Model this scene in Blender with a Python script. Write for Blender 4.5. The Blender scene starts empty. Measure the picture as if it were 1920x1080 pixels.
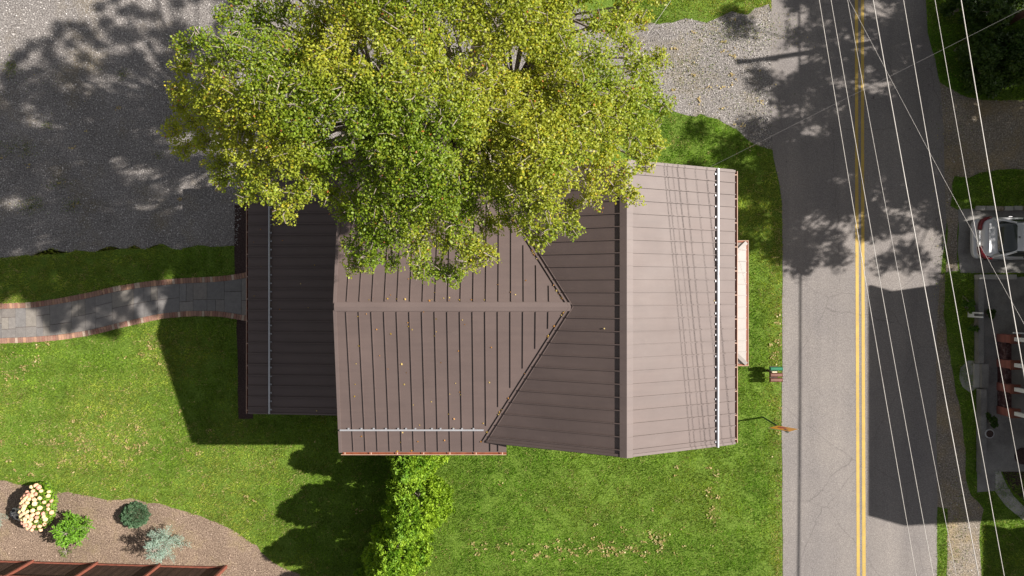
import bpy, bmesh, math, random
import numpy as np
from mathutils import Vector, Matrix
PI = math.pi
random.seed(7)
rng = np.random.default_rng(7)
S = bpy.context.scene
C = S.collection

# ---------------------------------------------------------------- camera, sky, sun, exposure
H = 29.8
F = 1280.0
cd = bpy.data.cameras.new('camera'); cam = bpy.data.objects.new('camera', cd); C.objects.link(cam)
cam.location = (0, 0, H); cam.rotation_euler = (0, 0, 0)
cd.sensor_width = 36; cd.lens = 24; cd.clip_end = 2000; cd.clip_start = 0.1
S.camera = cam
SUN_AZ = Vector((1, .144, 0)).normalized(); SUN_EL = math.radians(38.7)
sun_dir = Vector((SUN_AZ.x*math.cos(SUN_EL), SUN_AZ.y*math.cos(SUN_EL), math.sin(SUN_EL)))
w = bpy.data.worlds.new('World'); S.world = w; w.use_nodes = True
nt = w.node_tree; nt.nodes.clear()
sk = nt.nodes.new('ShaderNodeTexSky'); sk.sky_type = 'NISHITA'; sk.sun_disc = False
sk.sun_elevation = SUN_EL; sk.sun_rotation = math.radians(81.8)
bg = nt.nodes.new('ShaderNodeBackground'); bg.inputs['Strength'].default_value = 0.05
wo = nt.nodes.new('ShaderNodeOutputWorld')
hs = nt.nodes.new('ShaderNodeHueSaturation'); hs.inputs['Saturation'].default_value = .25
nt.links.new(sk.outputs[0], hs.inputs['Color']); nt.links.new(hs.outputs[0], bg.inputs[0]); nt.links.new(bg.outputs[0], wo.inputs[0])
ld = bpy.data.lights.new('sun', 'SUN'); ld.energy = 5.0; ld.angle = math.radians(0.53); ld.color = (1, .945, .87)
sun = bpy.data.objects.new('sun', ld); C.objects.link(sun)
sun.rotation_euler = sun_dir.to_track_quat('Z', 'Y').to_euler(); sun.location = (30, 5, 40)
S.view_settings.view_transform = 'Standard'; S.view_settings.look = 'None'
S.view_settings.exposure = 1.0; S.view_settings.gamma = 1
S.view_settings.use_curve_mapping = False

# ---------------------------------------------------------------- helpers
def P(px, py, z=0.0):                      # photograph position at a known height -> place in the world
    D = H - z
    return Vector(((px-960)*D/F, (540-py)*D/F, z))
def G(px, py):
    v = P(px, py); return (v.x, v.y)

def inpoly(x, y, poly):
    x = np.asarray(x); y = np.asarray(y); ins = np.zeros(x.shape, bool); n = len(poly)
    for i in range(n):
        x0, y0 = poly[i]; x1, y1 = poly[(i+1) % n]
        if y0 == y1: continue
        c = ((y0 > y) != (y1 > y)) & (x < (x1-x0)*(y-y0)/(y1-y0)+x0)
        ins ^= c
    return ins
def polydist(x, y, poly):
    d = np.full(np.shape(x), 1e9); n = len(poly)
    for i in range(n):
        x0, y0 = poly[i]; x1, y1 = poly[(i+1) % n]
        dx, dy = x1-x0, y1-y0; L = dx*dx+dy*dy+1e-9
        t = np.clip(((x-x0)*dx+(y-y0)*dy)/L, 0, 1)
        d = np.minimum(d, np.hypot(x-x0-t*dx, y-y0-t*dy))
    return d
_T = {}
def vnoise(x, y, sc, seed=0):
    if seed not in _T: _T[seed] = np.random.default_rng(seed).random((256, 256))
    T = _T[seed]
    X = np.asarray(x)*sc+1000; Y = np.asarray(y)*sc+1000
    xi = np.floor(X).astype(int); yi = np.floor(Y).astype(int)
    fx = X-xi; fy = Y-yi; fx = fx*fx*(3-2*fx); fy = fy*fy*(3-2*fy)
    a = T[xi % 256, yi % 256]; b = T[(xi+1) % 256, yi % 256]; c = T[xi % 256, (yi+1) % 256]; d = T[(xi+1) % 256, (yi+1) % 256]
    return (a*(1-fx)+b*fx)*(1-fy)+(c*(1-fx)+d*fx)*fy
def fbm(x, y, sc, seed=0, o=4):
    s = 0; a = .5; t = 0
    for k in range(o):
        s = s+a*vnoise(x, y, sc*2**k, seed+k); t += a; a *= .5
    return s/t

def tag(o, label=None, cat=None, group=None, kind=None):
    if label: o['label'] = label
    if cat: o['category'] = cat
    if group: o['group'] = group
    if kind: o['kind'] = kind
    return o
def empty(name, loc, label, cat, group=None, rz=0):
    o = bpy.data.objects.new(name, None); C.objects.link(o); o.location = loc; o.rotation_euler = (0, 0, rz)
    o.empty_display_size = .2
    return tag(o, label, cat, group)
def link(name, me, m=None, parent=None):
    o = bpy.data.objects.new(name, me); C.objects.link(o)
    if m: me.materials.append(m)
    if parent: 
        o.parent = parent
        if parent.type == 'MESH' or parent.type == 'EMPTY':
            pass
    return o
def off(root):                              # offset that turns world coordinates into a thing's own
    v = Vector((0, 0, 0)); r = root
    while r is not None:
        v += Vector(r.location); r = r.parent
    return v

class MB:
    """collects shapes in world coordinates and links them as one mesh object"""
    def __init__(s): s.v = []; s.f = []; s.mi = []; s.cur = 0
    def add(s, vs, fs):
        b = len(s.v); s.v += [tuple(v) for v in vs]
        s.f += [tuple(b+i for i in f) for f in fs]; s.mi += [s.cur]*len(fs); return s
    def box(s, x0, x1, y0, y1, z0, z1):
        v = [(x, y, z) for z in (z0, z1) for x, y in ((x0, y0), (x1, y0), (x1, y1), (x0, y1))]
        return s.add(v, [(3, 2, 1, 0), (4, 5, 6, 7), (0, 1, 5, 4), (1, 2, 6, 5), (2, 3, 7, 6), (3, 0, 4, 7)])
    def beam(s, a, b, wd, ht, up=Vector((0, 0, 1)), base=0.0):   # box from a to b, wide wd, standing ht above the line
        a = Vector(a); b = Vector(b); d = (b-a).normalized(); sd = d.cross(up).normalized(); u = sd.cross(d).normalized()
        v = []
        for p in (a, b):
            for k, m in ((-1, 0), (1, 0), (1, 1), (-1, 1)):
                v.append(p+sd*(k*wd/2)+u*(base+m*ht))
        return s.add(v, [(3, 2, 1, 0), (4, 5, 6, 7), (0, 1, 5, 4), (1, 2, 6, 5), (2, 3, 7, 6), (3, 0, 4, 7)])
    def prism(s, pts, th):                   # pts: top outline (3D), thickness straight down
        n = len(pts); v = [tuple(p) for p in pts]+[(p[0], p[1], p[2]-th) for p in pts]
        return s.add(v, [tuple(range(n)), tuple(range(2*n-1, n-1, -1))]+[(i, i+n, (i+1) % n+n, (i+1) % n) for i in range(n)])
    def tube(s, pts, r, n=6, cap=True):
        pts = [Vector(p) for p in pts]
        if not hasattr(r, '__len__'): r = [r]*len(pts)
        ref = Vector((0, 0, 1)) if abs((pts[-1]-pts[0]).normalized().z) < .9 else Vector((1, 0, 0))
        v = []; 
        for i, p in enumerate(pts):
            d = (pts[min(i+1, len(pts)-1)]-pts[max(i-1, 0)]).normalized()
            a = d.cross(ref).normalized(); b = a.cross(d)
            for k in range(n):
                t = 2*PI*k/n; v.append(p+(a*math.cos(t)+b*math.sin(t))*r[i])
        f = []
        for i in range(len(pts)-1):
            for k in range(n):
                f.append((i*n+k, i*n+(k+1) % n, (i+1)*n+(k+1) % n, (i+1)*n+k))
        if cap: f += [tuple(range(n-1, -1, -1)), tuple((len(pts)-1)*n+k for k in range(n))]
        return s.add(v, f)
    def mesh(s, origin=Vector((0, 0, 0)), smooth=False, bevel=0):
        me = bpy.data.meshes.new('mesh')
        o = origin
        me.from_pydata([(x-o[0], y-o[1], z-o[2]) for x, y, z in s.v], [], s.f); 
        me.polygons.foreach_set('material_index', s.mi)
        bm = bmesh.new(); bm.from_mesh(me)
        bmesh.ops.recalc_face_normals(bm, faces=bm.faces)
        if bevel: bmesh.ops.bevel(bm, geom=list(bm.edges), offset=bevel, segments=2, affect='EDGES', clamp_overlap=True)
        bm.to_mesh(me); bm.free()
        if smooth: me.polygons.foreach_set('use_smooth', [True]*len(me.polygons))
        me.update(); return me
    def build(s, name, m, parent=None, smooth=False, bevel=0, at=None):
        o = Vector(at) if at is not None else (off(parent) if parent else Vector((0, 0, 0)))
        me = s.mesh(o, smooth, bevel)
        ob = bpy.data.objects.new(name, me); C.objects.link(ob)
        for mm in (m if isinstance(m, (list, tuple)) else [m]): me.materials.append(mm)
        if parent: ob.parent = parent
        elif at is not None: ob.location = at
        return ob

def npmesh(verts, nper, cols=None, name='mesh'):      # many separate n-gons from a (N, nper, 3) array, one colour per n-gon
    N = verts.shape[0]; me = bpy.data.meshes.new(name)
    me.vertices.add(N*nper); me.vertices.foreach_set('co', verts.reshape(-1).astype(np.float32))
    me.loops.add(N*nper); me.loops.foreach_set('vertex_index', np.arange(N*nper, dtype=np.int32))
    me.polygons.add(N); me.polygons.foreach_set('loop_start', np.arange(0, N*nper, nper, dtype=np.int32))
    me.polygons.foreach_set('loop_total', np.full(N, nper, dtype=np.int32))
    me.update(calc_edges=True)
    if cols is not None:
        at = me.color_attributes.new('col', 'FLOAT_COLOR', 'POINT')
        c = np.ones((N, nper, 4), np.float32); c[:, :, :3] = cols[:, None, :]
        at.data.foreach_set('color', c.reshape(-1))
    return me

# ---------------------------------------------------------------- materials
def newmat(name):
    m = bpy.data.materials.new(name); m.use_nodes = True
    n = m.node_tree; b = n.nodes['Principled BSDF']; return m, n, b
def N(n, t, **k):
    q = n.nodes.new(t)
    for a, v in k.items():
        if a in q.inputs.keys(): q.inputs[a].default_value = v
        else: setattr(q, a, v)
    return q
def ramp(n, src, stops):
    r = n.nodes.new('ShaderNodeValToRGB'); e = r.color_ramp.elements
    while len(e) < len(stops): e.new(.5)
    for i, (p, c) in enumerate(stops):
        e[i].position = p; e[i].color = (*c, 1)
    n.links.new(src, r.inputs[0]); return r.outputs[0]
def mixc(n, fac, a, b, mode='MIX'):
    q = n.nodes.new('ShaderNodeMix'); q.data_type = 'RGBA'; q.blend_type = mode
    for s, i in ((fac, 0), (a, 6), (b, 7)):
        if hasattr(s, 'links'): n.links.new(s, q.inputs[i])
        elif isinstance(s, (tuple, list)): q.inputs[i].default_value = (*s, 1)
        else: q.inputs[i].default_value = s
    return q.outputs[2]
def noise(n, co, sc, det=4, rough=.6, dist=0):
    q = N(n, 'ShaderNodeTexNoise'); q.inputs['Scale'].default_value = sc; q.inputs['Detail'].default_value = det
    q.inputs['Roughness'].default_value = rough; q.inputs['Distortion'].default_value = dist
    n.links.new(co, q.inputs['Vector']); return q.outputs['Fac']
def bump(n, b, src, strength, dist=.02):
    q = N(n, 'ShaderNodeBump'); q.inputs['Strength'].default_value = strength; q.inputs['Distance'].default_value = dist
    n.links.new(src, q.inputs['Height']); n.links.new(q.outputs[0], b.inputs['Normal']); return q
def ground_mat(name, dark, mid, light, fine=40, coarse=.5, tint=None, tint_sc=.8, tint_t=(.55, .7), rough=.9, bmp=.6, bd=.02, streak=None):
    m, n, b = newmat(name); g = N(n, 'ShaderNodeNewGeometry'); co = g.outputs['Position']
    f1 = noise(n, co, fine, 3, .7); c1 = ramp(n, f1, [(.3, dark), (.5, mid), (.72, light)])
    f2 = noise(n, co, coarse, 5, .6); c2 = ramp(n, f2, [(.3, (.8, .8, .8)), (.7, (1.15, 1.15, 1.15))])
    c = mixc(n, 1.0, c1, c2, 'MULTIPLY')
    if tint:
        f3 = noise(n, co, tint_sc, 6, .7); k = ramp(n, f3, [(tint_t[0], (0, 0, 0)), (tint_t[1], (1, 1, 1))])
        tt = mixc(n, 1.0, ramp(n, f1, [(.3, tuple(x*.6 for x in tint)), (.7, tuple(x*1.35 for x in tint))]), c2, 'MULTIPLY')
        c = mixc(n, k, c, tt)
    n.links.new(c, b.inputs['Base Color']); b.inputs['Roughness'].default_value = rough
    b.inputs['Specular IOR Level'].default_value = .2
    bump(n, b, f1, bmp, bd); return m
def plain(name, col, rough=.6, metal=0, var=.12, sc=3, bmp=0, bsc=40, spec=.5):
    m, n, b = newmat(name); g = N(n, 'ShaderNodeTexCoord'); co = g.outputs['Object']
    f = noise(n, co, sc, 6, .65)
    c = ramp(n, f, [(.3, tuple(x*(1-var) for x in col)), (.7, tuple(min(1, x*(1+var)) for x in col))])
    n.links.new(c, b.inputs['Base Color']); b.inputs['Roughness'].default_value = rough; b.inputs['Metallic'].default_value = metal
    b.inputs['Specular IOR Level'].default_value = spec
    if bmp: bump(n, b, noise(n, co, bsc, 3), bmp, .01)
    return m
def leafmat(name, rough=.5, trans=.35, gain=1.0):
    m, n, b = newmat(name); a = N(n, 'ShaderNodeAttribute', attribute_name='col')
    n.links.new(a.outputs['Color'], b.inputs['Base Color']); b.inputs['Roughness'].default_value = rough
    b.inputs['Specular IOR Level'].default_value = .35
    t = n.nodes.new('ShaderNodeBsdfTranslucent')
    tc = mixc(n, 1.0, a.outputs['Color'], (1.5, 1.5, .7), 'MULTIPLY')
    n.links.new(tc, t.inputs[0])
    mx = n.nodes.new('ShaderNodeMixShader'); mx.inputs[0].default_value = trans
    n.links.new(b.outputs[0], mx.inputs[1]); n.links.new(t.outputs[0], mx.inputs[2])
    n.links.new(mx.outputs[0], n.nodes['Material Output'].inputs[0]); return m
def attrmat(name, rough=.8, sc=60, bmp=.4, spec=.3):
    m, n, b = newmat(name); a = N(n, 'ShaderNodeAttribute', attribute_name='col'); g = N(n, 'ShaderNodeNewGeometry')
    f = noise(n, g.outputs['Position'], sc, 4, .7); k = ramp(n, f, [(.3, (.75, .75, .75)), (.7, (1.2, 1.2, 1.2))])
    f2 = noise(n, g.outputs['Position'], 6, 4, .7); k2 = ramp(n, f2, [(.3, (.85, .85, .85)), (.7, (1.12, 1.12, 1.12))])
    c = mixc(n, 1.0, a.outputs['Color'], k, 'MULTIPLY'); c = mixc(n, 1.0, c, k2, 'MULTIPLY')
    n.links.new(c, b.inputs['Base Color']); b.inputs['Roughness'].default_value = rough; b.inputs['Specular IOR Level'].default_value = spec
    bump(n, b, f, bmp, .01); return m

M = {}
M['lawn'] = ground_mat('lawn soil', (.035, .07, .006), (.095, .16, .016), (.17, .23, .045), fine=14, coarse=.35, tint=(.16, .13, .05), tint_sc=.9, tint_t=(.66, .8), bmp=.8, bd=.04)
M['gravel'] = ground_mat('gravel', (.075, .068, .064), (.18, .163, .155), (.44, .41, .385), fine=17, coarse=.5, tint=(.2, .165, .11), tint_sc=.45, tint_t=(.52, .78), bmp=.9, bd=.03)
M['mulch'] = ground_mat('mulch', (.07, .045, .035), (.19, .135, .10), (.42, .32, .24), fine=20, coarse=.6, tint=(.26, .2, .11), tint_sc=.45, tint_t=(.5, .75), bmp=.9, bd=.03)
M['darkmulch'] = ground_mat('dark mulch', (.02, .013, .012), (.05, .03, .028), (.10, .07, .06), fine=22, bmp=.8, bd=.03)
M['dirt'] = ground_mat('gravelly dirt', (.09, .075, .06), (.2, .17, .14), (.42, .36, .3), fine=16, coarse=.5, tint=(.26, .2, .12), tint_sc=.8, tint_t=(.45, .7), bmp=.8, bd=.03)
M['concrete'] = ground_mat('concrete', (.15, .143, .136), (.215, .205, .196), (.29, .275, .26), fine=45, coarse=1.2, tint=(.11, .10, .097), tint_sc=.7, tint_t=(.5, .75), bmp=.25, bd=.01)
M['concrete_light'] = ground_mat('pale concrete', (.26, .25, .235), (.34, .325, .30), (.42, .40, .37), fine=45, coarse=1.2, bmp=.25, bd=.01)

def asphalt():
    m, n, b = newmat('asphalt'); g = N(n, 'ShaderNodeNewGeometry'); co = g.outputs['Position']
    f1 = noise(n, co, 22, 4, .8); c1 = ramp(n, f1, [(.3, (.125, .112, .106)), (.5, (.185, .167, .158)), (.72, (.30, .275, .26))])
    mp = N(n, 'ShaderNodeMapping'); mp.inputs['Scale'].default_value = (1.1, .05, 1); n.links.new(co, mp.inputs[0])
    f2 = noise(n, mp.outputs[0], 1.0, 5, .55); c2 = ramp(n, f2, [(.3, (.86, .86, .87)), (.7, (1.1, 1.1, 1.09))])
    c = mixc(n, 1.0, c1, c2, 'MULTIPLY')
    f3 = noise(n, co, .35, 5, .6); c3 = ramp(n, f3, [(.3, (.9, .9, .92)), (.7, (1.08, 1.07, 1.05))]); c = mixc(n, 1.0, c, c3, 'MULTIPLY')
    vo = N(n, 'ShaderNodeTexVoronoi', feature='DISTANCE_TO_EDGE'); vo.inputs['Scale'].default_value = .22
    wp_ = N(n, 'ShaderNodeTexNoise'); wp_.inputs['Scale'].default_value = 1.2; wp_.inputs['Detail'].default_value = 5; n.links.new(co, wp_.inputs['Vector'])
    wm = mixc(n, .35, (0, 0, 0), wp_.outputs['Color']); va = N(n, 'ShaderNodeVectorMath', operation='ADD'); n.links.new(co, va.inputs[0]); n.links.new(wm, va.inputs[1]); n.links.new(va.outputs[0], vo.inputs['Vector'])
    kc = ramp(n, vo.outputs['Distance'], [(.0, (.45, .45, .45)), (.004, (0, 0, 0))]); c = mixc(n, kc, c, (.07, .06, .06))
    f4 = noise(n, co, 3.2, 2, .5); k = ramp(n, f4, [(.73, (0, 0, 0)), (.78, (1, 1, 1))]); c = mixc(n, k, c, (.09, .08, .08))
    n.links.new(c, b.inputs['Base Color']); b.inputs['Roughness'].default_value = .85; b.inputs['Specular IOR Level'].default_value = .3
    bump(n, b, f1, .5, .012); return m
M['asphalt'] = asphalt()
def paintmat(name, col):
    m, n, b = newmat(name); g = N(n, 'ShaderNodeNewGeometry'); co = g.outputs['Position']
    f = noise(n, co, 30, 6, .85); k = ramp(n, f, [(.36, (.0, .0, .0)), (.5, (1, 1, 1))])
    f2 = noise(n, co, 1.5, 4, .6); cc = ramp(n, f2, [(.3, tuple(x*.78 for x in col)), (.7, col)])
    c = mixc(n, k, (.2, .17, .14), cc); n.links.new(c, b.inputs['Base Color']); b.inputs['Roughness'].default_value = .7
    return m
M['yellow'] = paintmat('road paint', (.50, .33, .05))

def roofmat(name, col, rough, spec=.5, oil=.25):
    m, n, b = newmat(name); g = N(n, 'ShaderNodeNewGeometry'); co = g.outputs['Position']
    f = noise(n, co, .6, 5, .6); c = ramp(n, f, [(.3, tuple(x*.93 for x in col)), (.7, tuple(x*1.07 for x in col))])
    f2 = noise(n, co, 60, 2, .6); c2 = ramp(n, f2, [(.3, (.95, .95, .95)), (.7, (1.05, 1.05, 1.05))])
    c = mixc(n, 1.0, c, c2, 'MULTIPLY')
    mp = N(n, 'ShaderNodeMapping'); mp.inputs['Scale'].default_value = (.5, 5, 1); n.links.new(co, mp.inputs[0])
    f5 = noise(n, mp.outputs[0], 1.0, 5, .65); c = mixc(n, 1.0, c, ramp(n, f5, [(.3, (.93, .93, .94)), (.7, (1.06, 1.055, 1.05))]), 'MULTIPLY')
    f6 = noise(n, co, 2.3, 5, .75); k6 = ramp(n, f6, [(.62, (0, 0, 0)), (.75, (.35, .35, .35))]); c = mixc(n, k6, c, (.16, .125, .11))
    n.links.new(c, b.inputs['Base Color'])
    fr = noise(n, co, 1.1, 5, .6); mr = N(n, 'ShaderNodeMapRange'); mr.inputs['To Min'].default_value = rough-.05; mr.inputs['To Max'].default_value = rough+.05
    n.links.new(fr, mr.inputs[0]); n.links.new(mr.outputs[0], b.inputs['Roughness'])
    b.inputs['Specular IOR Level'].default_value = spec
    bump(n, b, noise(n, co, 1.6, 2, .4), oil, .03); return m
M['roof'] = roofmat('brown standing seam metal', (.108, .079, .072), .56, .35)
M['cap'] = roofmat('brown ridge metal', (.12, .09, .083), .55, .35, oil=.05)
M['porchroof'] = roofmat('porch seam metal', (.23, .205, .19), .5, spec=.5)
M['copper'] = plain('red brown gutter metal', (.22, .065, .03), .5, 0, .35, 6)
M['coppertrim'] = plain('gutter lip metal', (.42, .27, .2), .45, 0, .15, 6)
M['galv'] = plain('galvanised pipe', (.42, .42, .44), .3, .35, .1, 5)
M['wall'] = plain('painted siding', (.42, .36, .29), .8, 0, .08, 2, .2, 50)
M['trim'] = plain('white trim', (.7, .69, .66), .6, 0, .05, 4)
M['bark'] = plain('grey bark', (.23, .19, .16), .9, 0, .35, 8, .8, 25)
M['leaf'] = leafmat('tree leaves', .5, .38)
M['needle'] = leafmat('evergreen foliage', .6, .25)
M['blade'] = leafmat('grass blades', .6, .3)
M['brown'] = plain('dark brown board', (.055, .028, .018), .75, 0, .35, 3, .5, 12)
M['redbrown'] = plain('red brown painted wood', (.19, .06, .038), .6, 0, .2, 5)
M['wood'] = plain('weathered pole wood', (.13, .06, .04), .85, 0, .3, 8, .5, 20)
M['white'] = plain('white paint', (.72, .72, .72), .5, 0, .05, 4)
def glassm():
    m, n, b = newmat('dark glass'); b.inputs['Base Color'].default_value = (.03, .035, .035, 1); b.inputs['Roughness'].default_value = .08; b.inputs['Specular IOR Level'].default_value = .8; return m
M['glass'] = glassm()
M['black'] = plain('black rubber', (.015, .015, .015), .7)
M['dimwire'] = plain('weathered service cable', (.13, .12, .12), .6, 0, .2, 2)
M['wire'] = plain('aluminium cable', (.5, .46, .43), .5, 0, .25, 2)

# ---------------------------------------------------------------- ground layout (from the photograph, on the ground plane)
def jag(pts, amp, step=.35, seed=1, closed=True):
    """densify a ground outline and roughen it"""
    out = []; n = len(pts)
    for i in range(n if closed else n-1):
        a = pts[i]; b = pts[(i+1) % n]; L = math.hypot(b[0]-a[0], b[1]-a[1]); k = max(1, min(200, int(L/step)))
        for j in range(k):
            t = j/k; out.append((a[0]+(b[0]-a[0])*t, a[1]+(b[1]-a[1])*t))
    A = np.array(out); nx = fbm(A[:, 0], A[:, 1], 1.7, seed, 3)-.5; ny = fbm(A[:, 0]+50, A[:, 1], 1.7, seed+9, 3)-.5
    A[:, 0] += nx*2*amp; A[:, 1] += ny*2*amp
    return [tuple(p) for p in A]
def sheet(name, pts, z, m, kind='structure', label=None):
    me = bpy.data.meshes.new(name); bm = bmesh.new()
    vs = [bm.verts.new((x, y, z)) for x, y in pts]; f = bm.faces.new(vs)
    if f.normal.z < 0: f.normal_flip()
    bmesh.ops.triangulate(bm, faces=[f]); bmesh.ops.recalc_face_normals(bm, faces=bm.faces)
    bm.normal_update()
    for q in bm.faces:
        if q.normal.z < 0: q.normal_flip()
    bm.to_mesh(me); bm.free(); o = link(name, me, m); o['kind'] = kind
    return o
def W(lst): return [G(*p) for p in lst]

sheet('ground', [(-400, -400), (400, -400), (400, 400), (-400, 400)], 0, M['lawn'])
gravel_poly = jag(W([(-1200, 492), (0, 482), (60, 478), (100, 468), (180, 470), (250, 464), (320, 464), (400, 458), (446, 460), (452, 400), (470, 300), (900, 270), (1225, 185), (1262, 205), (1300, 218), (1345, 222), (1382, 240), (1410, 262), (1452, 285),
                     (1462, 40), (1440, 5), (1405, 28), (1370, 22), (1325, 45), (1290, 38), (1235, 44), (1180, 40), (900, -30), (700, -260), (690, -900), (-1200, -900)]), .22, .3, 3)
sheet('gravel_lot', gravel_poly, .004, M['gravel'])
wallbed = W([(440, 384), (475, 384), (475, 786), (447, 786), (444, 600), (440, 530)])
sheet('wall_bed', jag(wallbed, .05, .3, 5), .006, M['darkmulch'])
mulch_poly = jag(W([(-400, 890), (0, 902), (60, 912), (95, 925), (150, 925), (205, 937), (245, 935), (300, 945), (350, 960), (405, 980), (450, 1003), (480, 1025), (510, 1052), (560, 1075), (620, 1120), (620, 1600), (-400, 1600)]), .10, .25, 8)
sheet('mulch_bed', mulch_poly, .006, M['mulch'])
# road
road_l = [(1447, -2500), (1447, -600), (1446, 0), (1446, 200), (1449, 290), (1460, 340), (1466, 380), (1467, 500), (1466, 800), (1468, 1080), (1469, 1800), (1469, 3600)]
road_r = [(1757, 3600), (1757, 1080), (1757, 900), (1755, 690), (1756, 600), (1763, 520), (1774, 420), (1770, 330), (1768, 220), (1762, 160), (1752, 110), (1740, 60), (1736, 0), (1736, -600), (1736, -2500)]
road_poly = jag(W(road_l), .03, .4, 11, False)+[G(*road_l[-1])]+jag(W(road_r), .05, .4, 12, False)+[G(*road_r[-1])]
sheet('road', road_poly, .010, M['asphalt'])
for i, (a, b) in enumerate((((1603, 1609), (1606, 1612)), ((1614.2, 1620), (1616.5, 1623)))):
    pl = W([(a[0]-3, -2500), (a[1]-3, -2500), (a[1], 300), (b[1], 1080), (b[1]+2, 3600), (b[0]+2, 3600), (b[0], 1080), (a[0], 300)])
    o = sheet('centre_line', pl, .014, M['yellow']); o['label'] = 'yellow centre line, ' + ('the left one' if i == 0 else 'the right one') + ' of the double line'
# right hand side
shoulder = W([(1750, 520), (1770, 510), (1768, 560), (1772, 610), (1782, 680), (1795, 750), (1806, 800), (1812, 900), (1822, 930), (1845, 952), (1838, 1000), (1840, 1080), (1850, 1500), (1850, 2400), (1776, 2400), (1776, 1080), (1778, 955), (1757, 950), (1754, 700)])
sheet('gravel_shoulder', jag(shoulder, .10, .3, 21), .006, M['dirt'])
side_gravel = W([(1730, 60), (1760, 150), (1800, 178), (1860, 188), (2100, 195), (2100, 322), (1900, 318), (1840, 322), (1815, 335), (1790, 330), (1785, 345), (1782, 385), (1797, 392), (1797, 430), (1794, 470), (1798, 508), (1772, 512), (1776, 420), (1765, 380)])
sheet('side_gravel', jag(side_gravel, .12, .3, 22), .006, M['dirt'])
drive = W([(1796, 392), (2200, 388), (2200, 512), (1800, 512), (1795, 470), (1798, 430)])
sheet('driveway', jag(drive, .03, .3, 23), .012, M['concrete'])
yard = W([(1830, 520), (2200, 515), (2200, 884), (1866, 884), (1866, 920), (1832, 923), (1830, 760)])
sheet('concrete_yard', yard, .012, M['concrete'])
sheet('stepping_pad', jag(W([(1800, 690), (1815, 676), (1830, 676), (1832, 728), (1818, 736), (1804, 725), (1798, 710)]), .03, .2, 25), .014, M['concrete_light'])
sheet('garden_path', W([(1866, 884), (1876, 884), (1885, 905), (1900, 930), (1925, 955), (2100, 1060), (2100, 1075), (1918, 975), (1885, 948), (1866, 922)]), .014, M['concrete_light'])
yard_strip = sheet('soil_patch', jag(W([(1878, 882), (2100, 882), (2100, 960), (1925, 945), (1900, 920), (1885, 900)]), .06, .3, 27), .009, M['darkmulch'])

# ---------------------------------------------------------------- paved path with brick edging
top_e = [(-260, 590), (-120, 584), (0, 579), (60, 577), (110, 570), (170, 558), (220, 546), (280, 537), (345, 531), (400, 529), (440, 525), (470, 519)]
bot_e = [(-260, 640), (-120, 640), (0, 634), (60, 632), (110, 628), (170, 619), (220, 606), (260, 597), (300, 588), (350, 583), (410, 583), (470, 593)]
def resample(pts, n):
    A = np.array(pts, float); d = np.r_[0, np.cumsum(np.hypot(*np.diff(A, axis=0).T))]
    t = np.linspace(0, d[-1], n); X = np.interp(t, d, A[:, 0]); Y = np.interp(t, d, A[:, 1])
    for _ in range(max(2, n//14)):
        X[1:-1] = (X[:-2]+2*X[1:-1]+X[2:])/4; Y[1:-1] = (Y[:-2]+2*Y[1:-1]+Y[2:])/4
    return np.c_[X, Y]
TE = resample(W(top_e), 150); BE = resample(W(bot_e), 150)
path_poly = [tuple(p) for p in TE]+[tuple(p) for p in BE[::-1]]
sheet('path_bed', path_poly, .008, M['darkmulch'])
brickm = attrmat('brick pavers', .85, 50, .4); slabm = attrmat('stone slabs', .75, 35, .3)
def attr_boxes(name, quads, z0, z1, m, cols, jit=0):
    """quads: list of four ground corners -> low blocks in one mesh, one colour each"""
    v = []; f = []; cc = []
    for q, c in zip(quads, cols):
        b = len(v); dz = random.uniform(-jit, jit)
        v += [(x, y, z0) for x, y in q]+[(x, y, z1+dz) for x, y in q]; cc += [c]*8
        f += [(b+4, b+5, b+6, b+7), (b, b+1, b+5, b+4), (b+1, b+2, b+6, b+5), (b+2, b+3, b+7, b+6), (b+3, b, b+4, b+7)]
    me = bpy.data.meshes.new(name); me.from_pydata(v, [], f)
    a = me.color_attributes.new('col', 'FLOAT_COLOR', 'POINT'); a.data.foreach_set('color', np.c_[np.array(cc), np.ones(len(cc))].astype(np.float32).reshape(-1))
    bm = bmesh.new(); bm.from_mesh(me); bmesh.ops.recalc_face_normals(bm, faces=bm.faces); bm.to_mesh(me); bm.free()
    o = link(name, me, m); return o
def edging(E, side):
    A = E; quads = []; cols = []
    d = np.r_[0, np.cumsum(np.hypot(*np.diff(A, axis=0).T))]; L = d[-1]; n = int(L/.118)
    def pt(s): return np.array([np.interp(s, d, A[:, 0]), np.interp(s, d, A[:, 1])])
    for i in range(n):
        s0 = i*.118+.006; s1 = (i+1)*.118-.006; a = pt(s0); b = pt(s1); t = b-a; t /= np.linalg.norm(t)+1e-9
        nn = np.array([-t[1], t[0]])*side; w_ = .235*random.uniform(.96, 1.02)
        quads.append([tuple(a), tuple(b), tuple(b+nn*w_), tuple(a+nn*w_)])
        k = random.random(); base = np.array([.27, .155, .115]) if k < .5 else (np.array([.36, .21, .14]) if k < .8 else (np.array([.24, .12, .09]) if k < .93 else np.array([.42, .32, .25])))
        cols.append(tuple(base*random.uniform(.85, 1.15)))
    return quads, cols
q1, c1 = edging(TE, 1); q2, c2 = edging(BE, -1)
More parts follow.
